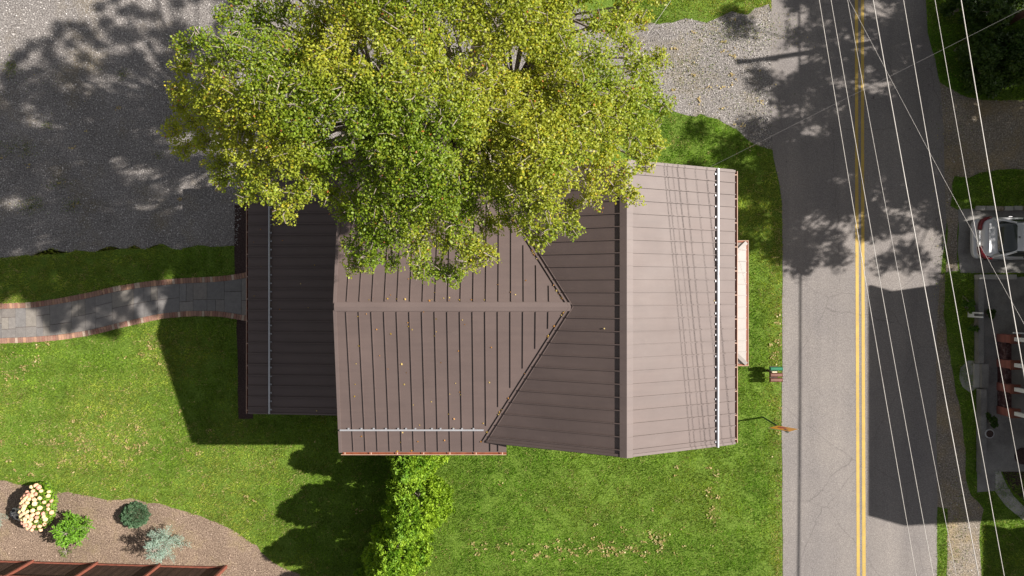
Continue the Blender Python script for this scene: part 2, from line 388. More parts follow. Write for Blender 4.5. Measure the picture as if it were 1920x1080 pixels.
# bricks lie outside the slab edge
o = attr_boxes('brick_edging', q1, 0, .035, brickm, c1, .004); o['kind'] = 'structure'
o = attr_boxes('brick_edging', q2, 0, .035, brickm, c2, .004); o['kind'] = 'structure'
quads = []; cols = []
def pth(u, v):
    i = u*(len(TE)-1); a = np.array([np.interp(i, range(len(TE)), TE[:, k]) for k in (0, 1)]); b = np.array([np.interp(i, range(len(BE)), BE[:, k]) for k in (0, 1)])
    return tuple(a*(1-v)+b*v)
u = 0.0; Lp = 17.0
while u < 1:
    du = random.choice([.45, .6, .75, .95])/Lp; u1 = min(1, u+du)
    vs = random.choice([[0, .35, 1], [0, .5, 1], [0, .65, 1], [0, .3, .7, 1], [0, .6, 1]])
    for j in range(len(vs)-1):
        spl = [u, u1] if random.random() < .6 or du*Lp < .6 else [u, (u+u1)/2, u1]
        for k in range(len(spl)-1):
            g = .006/Lp*1.0; gv = .006
            a, b = spl[k]+g, spl[k+1]-g; c, d = vs[j]+gv, vs[j+1]-gv
            quads.append([pth(a, c), pth(b, c), pth(b, d), pth(a, d)])
            base = random.choice([(.18, .165, .155), (.2, .183, .17), (.215, .193, .17), (.165, .155, .15), (.19, .17, .155)])
            cols.append(tuple(np.array(base)*random.uniform(.92, 1.12)))
    u = u1
o = attr_boxes('paving_path', quads, .0, .028, slabm, cols, .003); o['kind'] = 'structure'

# ---------------------------------------------------------------- the brown roofed house
zE, zR = 6.9, 8.71
xR, xE = 3.54, 7.48; yS, yN = -5.22, 3.94; mE = (zR-zE)/(xE-xR)
zC, zCe = 7.94, 6.54; yC = -.60; mC = .28; yCe = -5.60; yCn = 5.5
def z_west(x): return zR-mE*(xR-x)
def z_cs(y): return zC-mC*(yC-y)
def z_cn(y): return zC-mC*(y-yC)
xv = xR-(zR-zC)/mE                                       # where the middle ridge meets the west slope
def xval(z): return xR-(zR-z)/mE
house = empty('house', (0, 0, 0), 'brown standing seam metal roofed house with white snow rails, partly under the big tree', 'house')
def rib_lines(mb, poly, down, zf, spacing, start, wd=.026, ht=.042, inset=0.0, axis='x'):
    """raised seams inside a roof plane; axis 'x': seams run along x, spaced in y"""
    n = len(poly); lo = min(p[1] if axis == 'x' else p[0] for p in poly); hi = max(p[1] if axis == 'x' else p[0] for p in poly)
    s = start
    while s-spacing > lo: s -= spacing
    while s < hi:
        if s > lo+.04:
            xs = []
            for i in range(n):
                a = poly[i]; b = poly[(i+1) % n]
                if axis == 'x': a = (a[1], a[0]); b = (b[1], b[0])
                if (a[0] > s) != (b[0] > s): xs.append(a[1]+(b[1]-a[1])*(s-a[0])/(b[0]-a[0]))
            xs.sort()
            for k in range(0, len(xs)-1, 2):
                p, q = xs[k]+inset, xs[k+1]-inset
                if q-p > .12:
                    if axis == 'x': A = Vector((p, s, zf(p, s))); B = Vector((q, s, zf(q, s)))
                    else: A = Vector((s, p, zf(s, p))); B = Vector((s, q, zf(s, q)))
                    mb.beam(A, B, wd, ht, base=-.004)
        s += spacing
TH = .16
def roof_part(polyxy, zf, ribs, m=None, th=TH, name='roof'):
    mb = MB(); mb.prism([(x, y, zf(x, y)) for x, y in polyxy], th)
    for r in ribs: rib_lines(mb, *r[0], **r[1])
    return mb.build(name, m or M['roof'], house)
# east slope
pe = [(xR, yS), (xE, yS), (xE, yN), (xR, yN)]
zfE = lambda x, y: zR-mE*(x-xR)
roof_part(pe, zfE, [((pe, None, zfE, .4075, yS+.2), dict(axis='x', wd=.026, ht=.05))])
# west slope, cut along both valleys
pw = [(xR, yS), (xR, yN), (xval(z_cn(yN)), yN), (xv, yC), (xval(z_cs(yS)), yS)]
zfW = lambda x, y: z_west(x)
roof_part(pw, zfW, [((pw, None, zfW, .4075, yS+.2), dict(axis='x', wd=.03, ht=.05, inset=.1))])
# middle roof, south and north slopes
xw_r, xw_e = -5.67, -5.83; xe_c = -.19
ps = [(xw_r, yC), (xw_e, yCe), (xe_c, yCe), (xe_c, yS+.0), (xval(z_cs(yS)), yS), (xv, yC)]
zfS = lambda x, y: z_cs(y)
mbS = MB(); mbS.prism([(x, y, z_cs(y)) for x, y in ps], TH)
k = 0
x = xw_r+.36
while x < xv:
    xb = x*(1+.014) if x < 0 else x
    yb = yCe+.05; 
    # stop on the valley line
    t0 = (xv-x)/(xv-xval(z_cs(yS))) if x > xval(z_cs(yS)) else None
    ye = yb if t0 is None else max(yb, yC-(yC-yS)*t0+.42)
    if yC-.16-ye > .2: mbS.beam((x, yC-.16, z_cs(yC-.16)), (x+(xb-x)*(yC-ye)/(yC-yb), ye, z_cs(ye)), .024, .040, base=-.004)
    x += .4055
mbS.beam((-.72, yCe+.05, z_cs(yCe+.05)), (-.72, yS-.05, z_cs(yS-.05)), .03, .046, base=-.004)
mbS.beam((-.45, yCe+.05, z_cs(yCe+.05)), (-.45, yS-.05, z_cs(yS-.05)), .03, .046, base=-.004)
mbS.build('roof', M['roof'], house)
pn = [(xw_r, yC), (xv, yC), (xval(z_cn(yN)), yN), (xval(z_cn(yN))-.0, yCn), (xw_e, yCn)]
mbN = MB(); mbN.prism([(x, y, z_cn(y)) for x, y in pn], TH)
x = xw_r+.38
while x < xv:
    xl = xval(z_cn(yN)); t0 = (xv-x)/(xv-xl) if x > xl else None
    ye = yCn-.05 if t0 is None else min(yCn-.05, yC+(yN-yC)*t0-.42)
    if ye-yC-.16 > .2: mbN.beam((x, yC+.16, z_cn(yC+.16)), (x, ye, z_cn(ye)), .024, .040, base=-.004)
    x += .4055
mbN.build('roof', M['roof'], house)
# low west roof
zWw, zWe = 3.3, 3.76; xWw, xWe = -10.25, -5.45; yWs, yWn = -4.88, 4.9
mW = (zWe-zWw)/(xWe-xWw); zfL = lambda x, y: zWw+mW*(x-xWw)
pl = [(xWw, yWs), (xWe, yWs), (xWe, yWn), (xWw, yWn)]
roof_part(pl, zfL, [((pl, None, zfL, .418, yWs+.25), dict(axis='x', wd=.035, ht=.055))])
# ridge caps (two folded leaves a little above the seams)
def ridge_cap(a, b, half, slope_l, slope_r, lift=.045, th=.02, dirv=None):
    """a-b along the ridge; leaves drop by slope*half on either side"""
    a = Vector(a); b = Vector(b); d = (b-a).normalized(); sd = d.cross(Vector((0, 0, 1))).normalized()
    mb = MB(); top = []
    for p in (a, b):
        top.append([p+Vector((0, 0, lift)), p-sd*half+Vector((0, 0, lift-slope_l*half)), p-sd*half+Vector((0, 0, -.01-slope_l*half)), p+sd*half+Vector((0, 0, -.01-slope_r*half)), p+sd*half+Vector((0, 0, lift-slope_r*half))])
    v = top[0]+top[1]; mb.add(v, [(0, 1, 2, 3, 4), (9, 8, 7, 6, 5), (0, 5, 6, 1), (1, 6, 7, 2), (3, 8, 9, 4), (4, 9, 5, 0), (2, 7, 8, 3)])
    return mb.build('ridge_cap', M['cap'], house)
ridge_cap((xR, yS-.03, zR), (xR, yN+.03, zR), .205, mE, mE, .05)
ridge_cap((xw_r-.02, yC, zC), (xv+.02, yC, zC), .14, mC, mC, .05)
# edge trims (rakes) standing proud of the roof edges
xs_ = xval(z_cs(yS))
def trim(a, b, w_, h_, base, m='cap'): MB().beam(a, b, w_, h_, base=base).build('rake_trim', M[m], house)
trim((xR, yS-.02, zR), (xE, yS-.02, zE), .05, .065, -.13); trim((xR, yN+.02, zR), (xE, yN+.02, zE), .05, .065, -.13)
trim((xR+.2, yS+.03, zR-.2*mE), (xE, yS+.03, zE), .08, .03, 0); trim((xR+.2, yN-.03, zR-.2*mE), (xE, yN-.03, zE), .08, .03, 0)
trim((xs_, yS-.02, z_west(xs_)), (xR, yS-.02, zR), .05, .065, -.13, 'roof'); trim((xs_+.1, yS+.03, z_west(xs_+.1)), (xR-.2, yS+.03, z_west(xR-.2)), .08, .03, 0, 'roof')
trim((xw_r-.01, yC-.1, zC-.03), (xw_e-.01, yCe, z_cs(yCe)), .10, .03, .002); trim((xw_r-.01, yC+.1, zC-.03), (xw_e-.01, yCn, z_cn(yCn)), .10, .03, .002)
trim((xWw, yWs+.03, zWw), (xWe, yWs+.03, zWe), .06, .03, .002)
# valley flashings: a raised lip along each valley
A = Vector((xv, yC, zC)); B = Vector((xs_, yS, z_cs(yS))); Cc = Vector((xval(z_cn(yN)), yN, z_cn(yN)))
for a, b in ((A, B), (A, Cc)):
    MB().beam(a+Vector((-.05, 0, .0)), b+Vector((-.05, 0, .0)), .035, .05).build('valley_flashing', M['cap'], house)
    MB().beam(a+Vector((.09, 0, .03)), b+Vector((.09, 0, .03)), .02, .03).build('valley_flashing', M['cap'], house)
# gutters: open troughs with a pale lip and hangers
def gutter(a, b, out, wd=.10):
    a = Vector(a); b = Vector(b); o_ = Vector(out); g = MB()
    d = (b-a)
    prof = [(0, 0), (.0, -.09), (.25, -.115), (.75, -.115), (1, -.09), (1, 0), (.94, 0), (.94, -.08), (.72, -.10), (.28, -.10), (.06, -.08), (.06, 0)]
    n = len(prof); v = [p+o_*(u_*wd)+Vector((0, 0, z_)) for p in (a, b) for u_, z_ in prof]
    g.add(v, [(i, (i+1) % n, (i+1) % n+n, i+n) for i in range(n)]+[tuple(range(n)), tuple(range(2*n-1, n-1, -1))])
    go = g.build('gutter', M['copper'], house)
    l = MB(); l.beam(a+o_*(wd*1.0)+Vector((0, 0, .0)), b+o_*(wd*1.0), .022, .012); l.build('gutter_lip', M['coppertrim'], go)
    L = d.length; m_ = int(L/.82); h0 = None
    for i in range(m_+1):
        p = a+d*((i+.15)/(m_+.3))
        if h0 is None:
            k = MB(); k.beam(-o_*.02, o_*(wd+.01), .035, .006); h0 = k.build('hanger', M['coppertrim'], go, at=(0, 0, 0)); h0.location = p
        else:
            h = h0.copy(); C.objects.link(h); h.parent = go; h.location = p
    return go
gutter((xE+.0, yS+.02, zE-.02), (xE+.0, yN-.02, zE-.02), (1, 0, 0), .085)
gutter((xw_e, yCe, z_cs(yCe)-.03), (xe_c, yCe, z_cs(yCe)-.03), (0, -1, 0), .085)
gutter((xWw, yWs, zWw-.03), (xWw, yWn, zWw-.03), (-1, 0, 0), .07)
# snow rails, each on its row of clamps
def snow_rail(a, b, r, side, n, irregular=None, w_=.07):
    mb = MB(); mb.tube([a, b], r, 8); rl = mb.build('snow_rail', M['galv'], house, smooth=False)
    a = Vector(a); b = Vector(b); s = Vector(side); cm = None
    for i in range(n):
        t = (i+.5)/n if irregular is None else irregular[i]
        p = a+(b-a)*t
        if cm is None:
            k = MB(); dd = (b-a).normalized()
            k.beam(Vector((0, 0, 0))-s*.01, s*(w_+.035), .055, .035, base=-.05)
            cm = k.build('clamp', M['galv'], rl, at=(0, 0, 0)); cm.parent = rl; cm.location = p
        else:
            c_ = cm.copy(); C.objects.link(c_); c_.parent = rl; c_.location = p
    return rl
def on(px, py, zf_):                                        # a point of the photo laid on a roof plane
    z = 6.0
    for _ in range(40):
        p = P(px, py, z); z = zf_(p.x, p.y)
    return P(px, py, z)
up = Vector((0, 0, .09))
pa = on(1345, 330, zfE); xs = pa.x
snow_rail(Vector((xs, yN+.0, zfE(xs, 0)))+up*.65, Vector((xs, yS-.04, zfE(xs, 0)))+up*.65, .045, (-1, 0, mE), 26, None, .045)
pa = on(775, 806, zfS)
snow_rail(Vector((on(638, 806, zfS).x, pa.y, zfS(0, pa.y)))+up*.7, Vector((on(907, 806, zfS).x, pa.y, zfS(0, pa.y)))+up*.7, .032, (0, 1, mC), 12, [.06, .15, .235, .32, .405, .46, .525, .64, .70, .79, .85, .93], .03)
pa = on(506, 600, zfL)
snow_rail(Vector((pa.x, yWn, zfL(pa.x, 0)))+up*.7, Vector((pa.x, yWs+.02, zfL(pa.x, 0)))+up*.7, .036, (1, 0, mW), 30, None, .05)

# walls under the roofs
def wallbox(x0, x1, y0, y1, ztop):
    return MB().box(x0, x1, y0, y1, 0, ztop)
mb = MB()
# east wing: pentagon gable prism
def gable_prism(mb, xa, xb, ya, yb, zfa, xr_, zr_):
    v = []
    for y in (ya, yb): v += [(xa, y, 0), (xb, y, 0), (xb, y, zfa(xb)-.2), (xr_, y, zr_-.2), (xa, y, zfa(xa)-.2)]
    mb.add(v, [(0, 1, 2, 3, 4), (9, 8, 7, 6, 5), (0, 5, 6, 1), (1, 6, 7, 2), (2, 7, 8, 3), (3, 8, 9, 4), (4, 9, 5, 0)])
gable_prism(mb, .1, xE-.4, yS+.35, yN-.35, lambda x: zR-mE*abs(x-xR), xR, zR)
mb.build('wall', M['wall'], house)
mb = MB(); v = []
for x in (xw_r+.35, .08): v += [(x, yCe+.4, 0), (x, yCn-.4, 0), (x, yCn-.4, z_cn(yCn-.4)-.2), (x, yC, zC-.2), (x, yCe+.4, z_cs(yCe+.4)-.2)]
mb.add(v, [(0, 1, 2, 3, 4), (9, 8, 7, 6, 5), (0, 5, 6, 1), (1, 6, 7, 2), (2, 7, 8, 3), (3, 8, 9, 4), (4, 9, 5, 0)])
mb.build('wall', M['wall'], house)
mb = MB(); mb.box(xWw+.55, xw_r+.36, yWs+.35, yWn-.3, 0, zWw-.1); mb.build('wall', M['wall'], house)
def window(c, wd, ht, nrm):
    c = Vector(c); n_ = Vector(nrm); t = Vector((-n_.y, n_.x, 0)); mb = MB()
    for s in (-1, 1):
        mb.beam(c+t*(s*wd/2)-Vector((0, 0, ht/2)), c+t*(s*wd/2)+Vector((0, 0, ht/2)), .09, .09, up=n_, base=-.03)
        mb.beam(c+Vector((0, 0, s*ht/2))-t*(wd/2-.045), c+Vector((0, 0, s*ht/2))+t*(wd/2-.045), .09, .08, up=n_, base=-.03)
    wn = mb.build('window', M['trim'], house)
    g = MB(); g.beam(c-t*(wd/2-.04), c+t*(wd/2-.04), ht-.08, .03, up=n_, base=-.01); g.build('pane', M['glass'], wn)
for y in (-4, -1.6, .9, 2.9): window((xE-.4, y, 5.2), .95, 1.5, (1, 0, 0))
for x in (1.7, 3.55, 5.4):
    window((x, yS+.35, 5.0), .95, 1.5, (0, -1, 0)); window((x, yS+.35, 1.8), .95, 1.5, (0, -1, 0))
for x in (-4.4, -2.6, -1.1): window((x, yCe+.4, 4.6), .9, 1.4, (0, -1, 0)); window((x, yCe+.4, 1.7), .9, 1.4, (0, -1, 0))
for y in (-3.4, 1.6): window((xWw+.55, y, 1.6), 1.0, 1.3, (-1, 0, 0))
dr = MB(); dr.box(xWw+.50, xWw+.56, -.55, .45, .05, 2.15); dro = dr.build('door', M['redbrown'], house, bevel=.01)
MB().tube([(xWw+.44, .3, 1.0), (xWw+.5, .3, 1.0)], .03, 8).build('handle', M['galv'], dro)

# hipped porch roof on the east front
zp0, zp1 = 3.0, 4.05
a0 = P(1399, 455, zp0); a1 = P(1399, 682, zp0); xin = xE-.4; run = a0.x-xin
mp_ = (zp1-zp0)/run
o0 = Vector((a0.x, a0.y, zp0)); o1 = Vector((a1.x, a1.y, zp0)); i0 = Vector((xin, a0.y-run*.85, zp1)); i1 = Vector((xin, a1.y+run*.85, zp1))
w0 = Vector((xin, a0.y, zp0)); w1 = Vector((xin, a1.y, zp0))
mb = MB(); b_ = lambda p: Vector((p.x, p.y, p.z-.1))
mb.add([o0, o1, i1, i0, w0, w1, b_(o0), b_(o1), b_(w1), b_(w0)], [(0, 1, 2, 3), (0, 3, 4), (1, 5, 2), (0, 6, 7, 1), (1, 7, 8, 5), (4, 9, 6, 0), (6, 9, 8, 7)])
y = a0.y-.28
while y > a1.y+.1:
    t = min((a0.y-y)/(run*.85), (y-a1.y)/(run*.85), 1); xi = a0.x-run*t
    mb.beam((xi, y, zp0+mp_*(a0.x-xi)), (a0.x-.02, y, zp0), .03, .055); y -= .445
por = mb.build('porch_roof', M['porchroof'], house)
mb = MB(); mb.beam(o0, i0, .14, .04); mb.beam(o1, i1, .14, .04); mb.build('hip_cap', M['porchroof'], por)
mb = MB()
mb.beam(o0+Vector((.04, 0, -.05)), o1+Vector((.04, 0, -.05)), .075, .05); mb.beam(w0+Vector((.3, .04, -.05)), o0+Vector((.08, .04, -.05)), .06, .05); mb.beam(w1+Vector((.3, -.04, -.05)), o1+Vector((.08, -.04, -.05)), .06, .05)
g_ = mb.build('gutter', M['copper'], house)
mb = MB(); mb.beam(o0+Vector((.085, .07, -.03)), o1+Vector((.085, -.07, -.03)), .02, .045); mb.beam(w0+Vector((.3, .08, -.03)), o0+Vector((.09, .08, -.03)), .02, .045); mb.beam(w1+Vector((.3, -.08, -.03)), o1+Vector((.09, -.08, -.03)), .02, .045)
mb.build('gutter_lip', M['coppertrim'], g_)
for y in (a0.y-.3, (a0.y+a1.y)/2, a1.y+.3):
    MB().box(a0.x-.35, a0.x-.2, y-.07, y+.07, 0, zp0-.1).build('post', M['trim'], house, bevel=.008)
MB().box(xin, a0.x-.1, a1.y+.1, a0.y-.1, 0, .3).build('porch_floor', M['concrete_light'], house)
exec_marker = 1

# ---------------------------------------------------------------- foliage generator
def leaf_quads(cen, nrm, size, rs, asp=.7):
    """diamond leaves: centres (N,3), normals (N,3), sizes (N)"""
    n = cen.shape[0]; nrm = nrm/np.linalg.norm(nrm, axis=1, keepdims=True)
    r = rs.normal(size=(n, 3)); t = np.cross(nrm, r); t /= np.linalg.norm(t, axis=1, keepdims=True)+1e-9; b = np.cross(nrm, t)
    s = size[:, None]; q = np.stack([cen-t*s*.5, cen+b*s*.5*asp+nrm*s*.08, cen+t*s*.5, cen-b*s*.5*asp+nrm*s*.08], 1)
    return q
def tree_colors(n, c3, rs, greens, mixw, scale=.35, seed=3, jitter=.25, autumn=0.012):
    """leaf colours drift through the crown in patches and differ leaf by leaf"""
    f = fbm(c3[:, 0], c3[:, 1]+c3[:, 2]*.6, scale, seed, 4); f = np.clip((f-.22)/.56, 0, 1)
    f = np.clip(f+rs.normal(size=n)*.16, 0, 1)[:, None]
    A, B = np.array(greens[0]), np.array(greens[1]); col = A*(1-f)+B*f
    k = rs.random(n); col[k < autumn] = (.35, .12, .03); col[(k > .93)] = col[(k > .93)]*np.array([1.5, 1.15, .9])
    col *= (1+(rs.random(n)-.5)*2*jitter)[:, None]
    return np.clip(col, .004, .7)
def limb_net(mb, base, top, ends, rs, r0=.32):
    """trunk, limbs to sector hubs, branches to each clump"""
    base = Vector(base); top = Vector(top); n = 7
    pts = [base+(top-base)*(i/n)+Vector((math.sin(i*1.3)*.08, math.cos(i*1.7)*.08, 0))*(0 if i == 0 else 1) for i in range(n+1)]
    mb.tube(pts, [r0*(1.35 if i == 0 else 1-.55*i/n) for i in range(n+1)], 10)
    return pts
def make_tree(name, base, clumps, nleaf, lsize, colors, label, cat='tree',  group=None, mat='leaf', r0=.32, seed=1, twig=True, flat=.6, bias=.9, sphere=.5, cseed=3, cscale=.35, autumn=.012, trunk_frac=.6):
    """clumps: array (k,4) of x,y,z,r. One thing: trunk + crown"""
    rs = np.random.default_rng(seed); K = len(clumps)
    root = empty(name, (base[0], base[1], 0), label, cat, group)
    w_ = clumps[:, 3]**2; cnt = np.maximum(8, (nleaf*w_/w_.sum()).astype(int)); idx = np.repeat(np.arange(K), cnt); n = len(idx)
    d = rs.normal(size=(n, 3)); d /= np.linalg.norm(d, axis=1, keepdims=True)
    rad = rs.random(n)**(.45)
    c = clumps[idx, :3]+d*rad[:, None]*clumps[idx, 3:4]*np.array([1, 1, flat])*(1+.35*np.sin(d[:, 0:1]*5+idx[:, None]*2.1)*np.cos(d[:, 1:2]*4+idx[:, None]))
    nr = rs.normal(size=(n, 3))*.75+d*.35+np.array([.15, 0, bias])
    q = leaf_quads(c, nr, lsize*(.65+.7*rs.random(n)), rs)
    cols = tree_colors(n, c, rs, colors, None, cscale, cseed, autumn=autumn)
    q -= np.array([base[0], base[1], 0])
    me = npmesh(q, 4, cols); link('crown', me, M[mat], root)
    # wood
    mb = MB(); zmean = float(np.average(clumps[:, 2])); zt = zmean*trunk_frac
    cx, cy = float(clumps[:, 0].mean()), float(clumps[:, 1].mean())
    tp = (base[0]+(cx-base[0])*.3, base[1]+(cy-base[1])*.3, zt)
    limb_net(mb, (base[0], base[1], -.05), tp, None, rs, r0)
    nh = min(9, max(3, K//6)); ang = np.arctan2(clumps[:, 1]-tp[1], clumps[:, 0]-tp[0]); sec = ((ang+PI)/(2*PI)*nh).astype(int) % nh
    for s in range(nh):
        m_ = clumps[sec == s]
        if not len(m_): continue
        hub = m_.mean(0)[:3]*.55+np.array(tp)*.45; hub[2] += -.3
        P0 = Vector(tp)-Vector((0, 0, rs.random()*.8)); P3 = Vector(hub); mid = (P0+P3)/2+Vector((rs.normal()*.2, rs.normal()*.2, .3))
        mb.tube([P0, mid, P3], [r0*.42, r0*.33, r0*.25], 7)
        for c_ in m_:
            e = Vector(c_[:3]); md = (P3+e)/2+Vector((rs.normal()*.25, rs.normal()*.25, rs.normal()*.15+.1))
            mb.tube([P3, md, e], [r0*.16, r0*.10, .022], 5)
            if twig:
                for _ in range(5):
                    dv = Vector(rs.normal(size=3)); dv.z = abs(dv.z)*.6; dv.normalize(); e2 = e+dv*c_[3]*.95
                    mb.tube([e, (e+e2)/2+Vector(rs.normal(size=3))*.06, e2], [.02, .013, .005], 4, cap=False)
    mb.build('trunk', M['bark'], root, smooth=True)
    return root

# the big tree over the house: outline traced at the height of its lower rim
outline = [(300, 240), (335, 215), (318, 180), (325, 150), (313, 125), (345, 105), (322, 78), (385, 45), (412, 0), (395, -120), (420, -260), (520, -390), (640, -540), (850, -660), (1060, -740), (1260, -700), (1330, -520), (1320, -300), (1275, -130), (1255, -20), (1222, 20), (1205, 60), (1192, 85),
           (1245, 95), (1258, 130), (1235, 160), (1268, 195), (1228, 225), (1240, 270), (1218, 300), (1228, 345), (1190, 335), (1200, 388), (1168, 395), (1150, 372), (1120, 392), (1085, 390), (1085, 430), (1050, 452), (1012, 470), (980, 450), (962, 415), (935, 435), (935, 488), (890, 512), (850, 532), (800, 518), (760, 525), (700, 515), (650, 505), (640, 470), (655, 440), (635, 400), (600, 378), (560, 400), (535, 418), (515, 392), (480, 385), (450, 378), (430, 350), (385, 340), (382, 290), (335, 292), (302, 262)]
rs = np.random.default_rng(11); cl = []
tries = 0; pts = []
while len(pts) < 1500 and tries < 70000:
    tries += 1
    px, py = rs.uniform(295, 1335), rs.uniform(-740, 535)
    if not inpoly(px, py, outline): continue
    d = float(polydist(px, py, outline)); r_m = .28+.42*min(1, d/120)*rs.random(); r_px = r_m*1280/15.5
    if d > 60 and fbm(px, py, .016, 15, 3) < (.27 if py > 180 else .355): continue
    if d < r_px*.38: continue
    if any((px-a)**2+(py-b)**2 < ((29 if py > 150 else 36)+10*min(1, d/150))**2 for a, b in pts): continue
    pts.append((px, py))
    ns = float(fbm(px, py, .006, 5, 3))
    z = 13.4+2.6*(1-math.exp(-d/150))+(ns-.5)*2.6
    p = P(px, py, z); cl.append((p.x, p.y, p.z, r_m))
    if d > 70 and rs.random() < .3:
        z2 = z-rs.uniform(1.8, 3.6); p = P(960+(px-960)*(H-z)/(H-z2)*1.0+rs.normal()*12, 540+(py-540)*(H-z)/(H-z2)+rs.normal()*12, z2); cl.append((p.x, p.y, p.z, r_m))
cl = np.array(cl)
make_tree('shade_tree', (-1.9, 7.4), cl, 450000, .058, [(.155, .235, .014), (.34, .355, .035)], 'huge yellow-green broadleaf tree spreading over the north side of the brown roof', r0=.34, trunk_frac=.42, seed=5, cseed=21, cscale=.55, autumn=.008)

# trees east of the road, outside the picture, that throw the dappled shade
def blob_clumps(cx, cy, cz, R, n, rz=.6, seed=1, rmin=.5, rmax=1.0):
    r_ = np.random.default_rng(seed); o = []
    for _ in range(n):
        d = r_.normal(size=3); d /= np.linalg.norm(d); rr = R*(r_.random()**.5)*(.85+.3*r_.random())
        o.append((cx+d[0]*rr, cy+d[1]*rr, cz+d[2]*rr*rz, r_.uniform(rmin, rmax)))
    return np.array(o)
def east_tree(spx, spy, rpx, n, nl, seed, z=9.5, label=''):
    gx, gy = G(spx, spy); cx = gx+1.25*z; cy = gy+.18*z; R = rpx/42.95
    make_tree('roadside_tree', (cx, cy), blob_clumps(cx, cy, z, R, n,   .5, seed, .35, .75), nl, .15, [(.05, .09, .01), (.09, .13, .02)], label, 'roadside trees', seed=seed, twig=False, r0=.25)
east_tree(1715, 190, 290, 300, 70000, 31, label='largest roadside tree, due east of the brown utility pole')
east_tree(1490, 320, 190, 110, 30000, 32, z=9, label='roadside tree nearest the grey sedan, casting dappled shade on the front lawn')
east_tree(1420, -150, 195, 85, 22000, 33, z=9, label='roadside tree farthest north, beyond the gravel')
east_tree(1900, 380, 200, 120, 34000, 34, z=9, label='roadside tree standing east of the grey sedan')

# ---------------------------------------------------------------- grass blades over every lawn
no_grass = [gravel_poly, mulch_poly, road_poly, wallbed, W([(x, y) for x, y in [(1750, 500), (1770, 510), (1768, 560), (1772, 610), (1782, 680), (1795, 750), (1806, 800), (1812, 900), (1822, 930), (1845, 952), (1838, 1000), (1840, 1080), (1846, 1150), (1776, 1150), (1778, 955), (1757, 955), (1754, 700)]]),
            side_gravel, drive, yard, [(-5.3, -5.2), (0, -5.2), (.4, -4.8), (6.9, -4.8), (6.9, 3.4), (0, 3.5), (0, 5), (-9.6, 4.5), (-9.6, -4.4), (-5.3, -4.4)]]
brick_poly = [(x, y+.24) for x, y in TE]+[(x, y-.24) for x, y in BE[::-1]]
no_grass.append(brick_poly)
def in_any(x, y): 
    r = np.zeros(x.shape, bool)
    for p in no_grass: r |= inpoly(x, y, p)
    return r
def grass(n_try):
    r = np.random.default_rng(99)
    x = r.uniform(-23.2, 23.2, n_try); y = r.uniform(-13.4, 13.4, n_try)
    under_tree = inpoly(x, y, W([(420, -60), (1180, -60), (1180, 300), (480, 360)]))
    keep = ~in_any(x+r.normal(size=n_try)*.03, y+r.normal(size=n_try)*.03) & ~under_tree
    thick = fbm(x, y, 2.5, 71, 4); keep &= r.random(n_try) < np.clip((thick-.22)/.25, .25, 1)
    x = x[keep]; y = y[keep]; n = len(x)
    px = x*42.95+960; py = 540-y*42.95
    ln = (.055+.06*r.random(n))*(.8+.5*fbm(x, y, 1.2, 7, 3)); ang = r.uniform(0, 2*PI, n); lean = r.uniform(.2, 1.1, n)
    wd = r.uniform(.014, .026, n); a2 = r.uniform(0, PI, n)
    b0 = np.stack([x-np.cos(a2)*wd/2, y-np.sin(a2)*wd/2, np.full(n, .002)], 1); b1 = np.stack([x+np.cos(a2)*wd/2, y+np.sin(a2)*wd/2, np.full(n, .002)], 1)
    tip = np.stack([x+np.cos(ang)*ln*np.sin(lean), y+np.sin(ang)*ln*np.sin(lean), .01+ln*np.cos(lean)], 1)
    q = np.stack([b0, b1, tip], 1)
    dry = np.clip((fbm(x, y, .33, 41, 5)-.36)*2.6, 0, 1)
    dry = np.clip(dry+np.where(px < 700, .22, 0)*np.clip((700-px)/300, 0, 1)-np.where((px > 800) & (px < 1440) & (py > 500), .30, 0)+np.where((px > 1425) & (px < 1470), .45, 0), 0, 1)
    dry = np.clip(dry+r.normal(size=n)*.16, 0, 1)[:, None]
    g1 = np.array([.115, .235, .010]); g2 = np.array([.32, .36, .055]); col = g1*(1-dry)+g2*dry; col *= (.55+.9*fbm(x, y, 9.0, 44, 2))[:, None]*(.7+.6*fbm(x, y, 2.2, 45, 3))[:, None]*np.clip(.92+.12*np.sin(y*2*PI/1.1+.6*np.sin(x)), .8, 1.1)[:, None]
    fine = fbm(x, y, 5.0, 43, 3); tan = (fine > .66-.10*dry[:, 0]) & (r.random(n) < .30)
    patch = np.zeros(n)
    for (cx, cy, rx, ry, a) in ((190, 830, 170, 38, .6), (60, 690, 60, 22, .5), (330, 640, 60, 25, .35), (575, 925, 60, 45, .35), (820, 950, 14, 28, .8), (1452, 730, 12, 60, .6), (1080, 1030, 150, 14, .75), (1210, 1000, 60, 14, .7), (1340, 960, 12, 40, .6), (1110, 940, 120, 60, .2), (1330, 880, 16, 10, .7), (1240, 240, 50, 50, .5), (60, 780, 120, 60, .15), (1400, 20, 80, 25, .6)):
        patch = np.maximum(patch, a*np.exp(-((px-cx)/rx)**2-((py-cy)/ry)**2))
    kerb = np.exp(-((px-1459)/7)**2)*((py > 380) & (py < 1100)); tan |= r.random(n) < kerb*.55*(fbm(x, y, 3, 48, 3) > .42)
    tan |= (fbm(x, y, 3.0, 47, 4) > .56) & (r.random(n) < patch)
    col[tan] = np.array([.42, .33, .16]); col *= (1+(r.random(n)-.5)*.75)[:, None]
    rl = (px > 800) & (px < 1440) & (py > 500); col[rl] *= np.array([.88, .97, .8])
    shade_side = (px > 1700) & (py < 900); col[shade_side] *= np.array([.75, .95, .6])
    me = npmesh(q, 3, col); o = link('grass', me, M['blade']); o['kind'] = 'stuff'
    tag(o, 'short mown grass covering the lawns around the house', 'grass', kind='stuff')
grass(1150000)

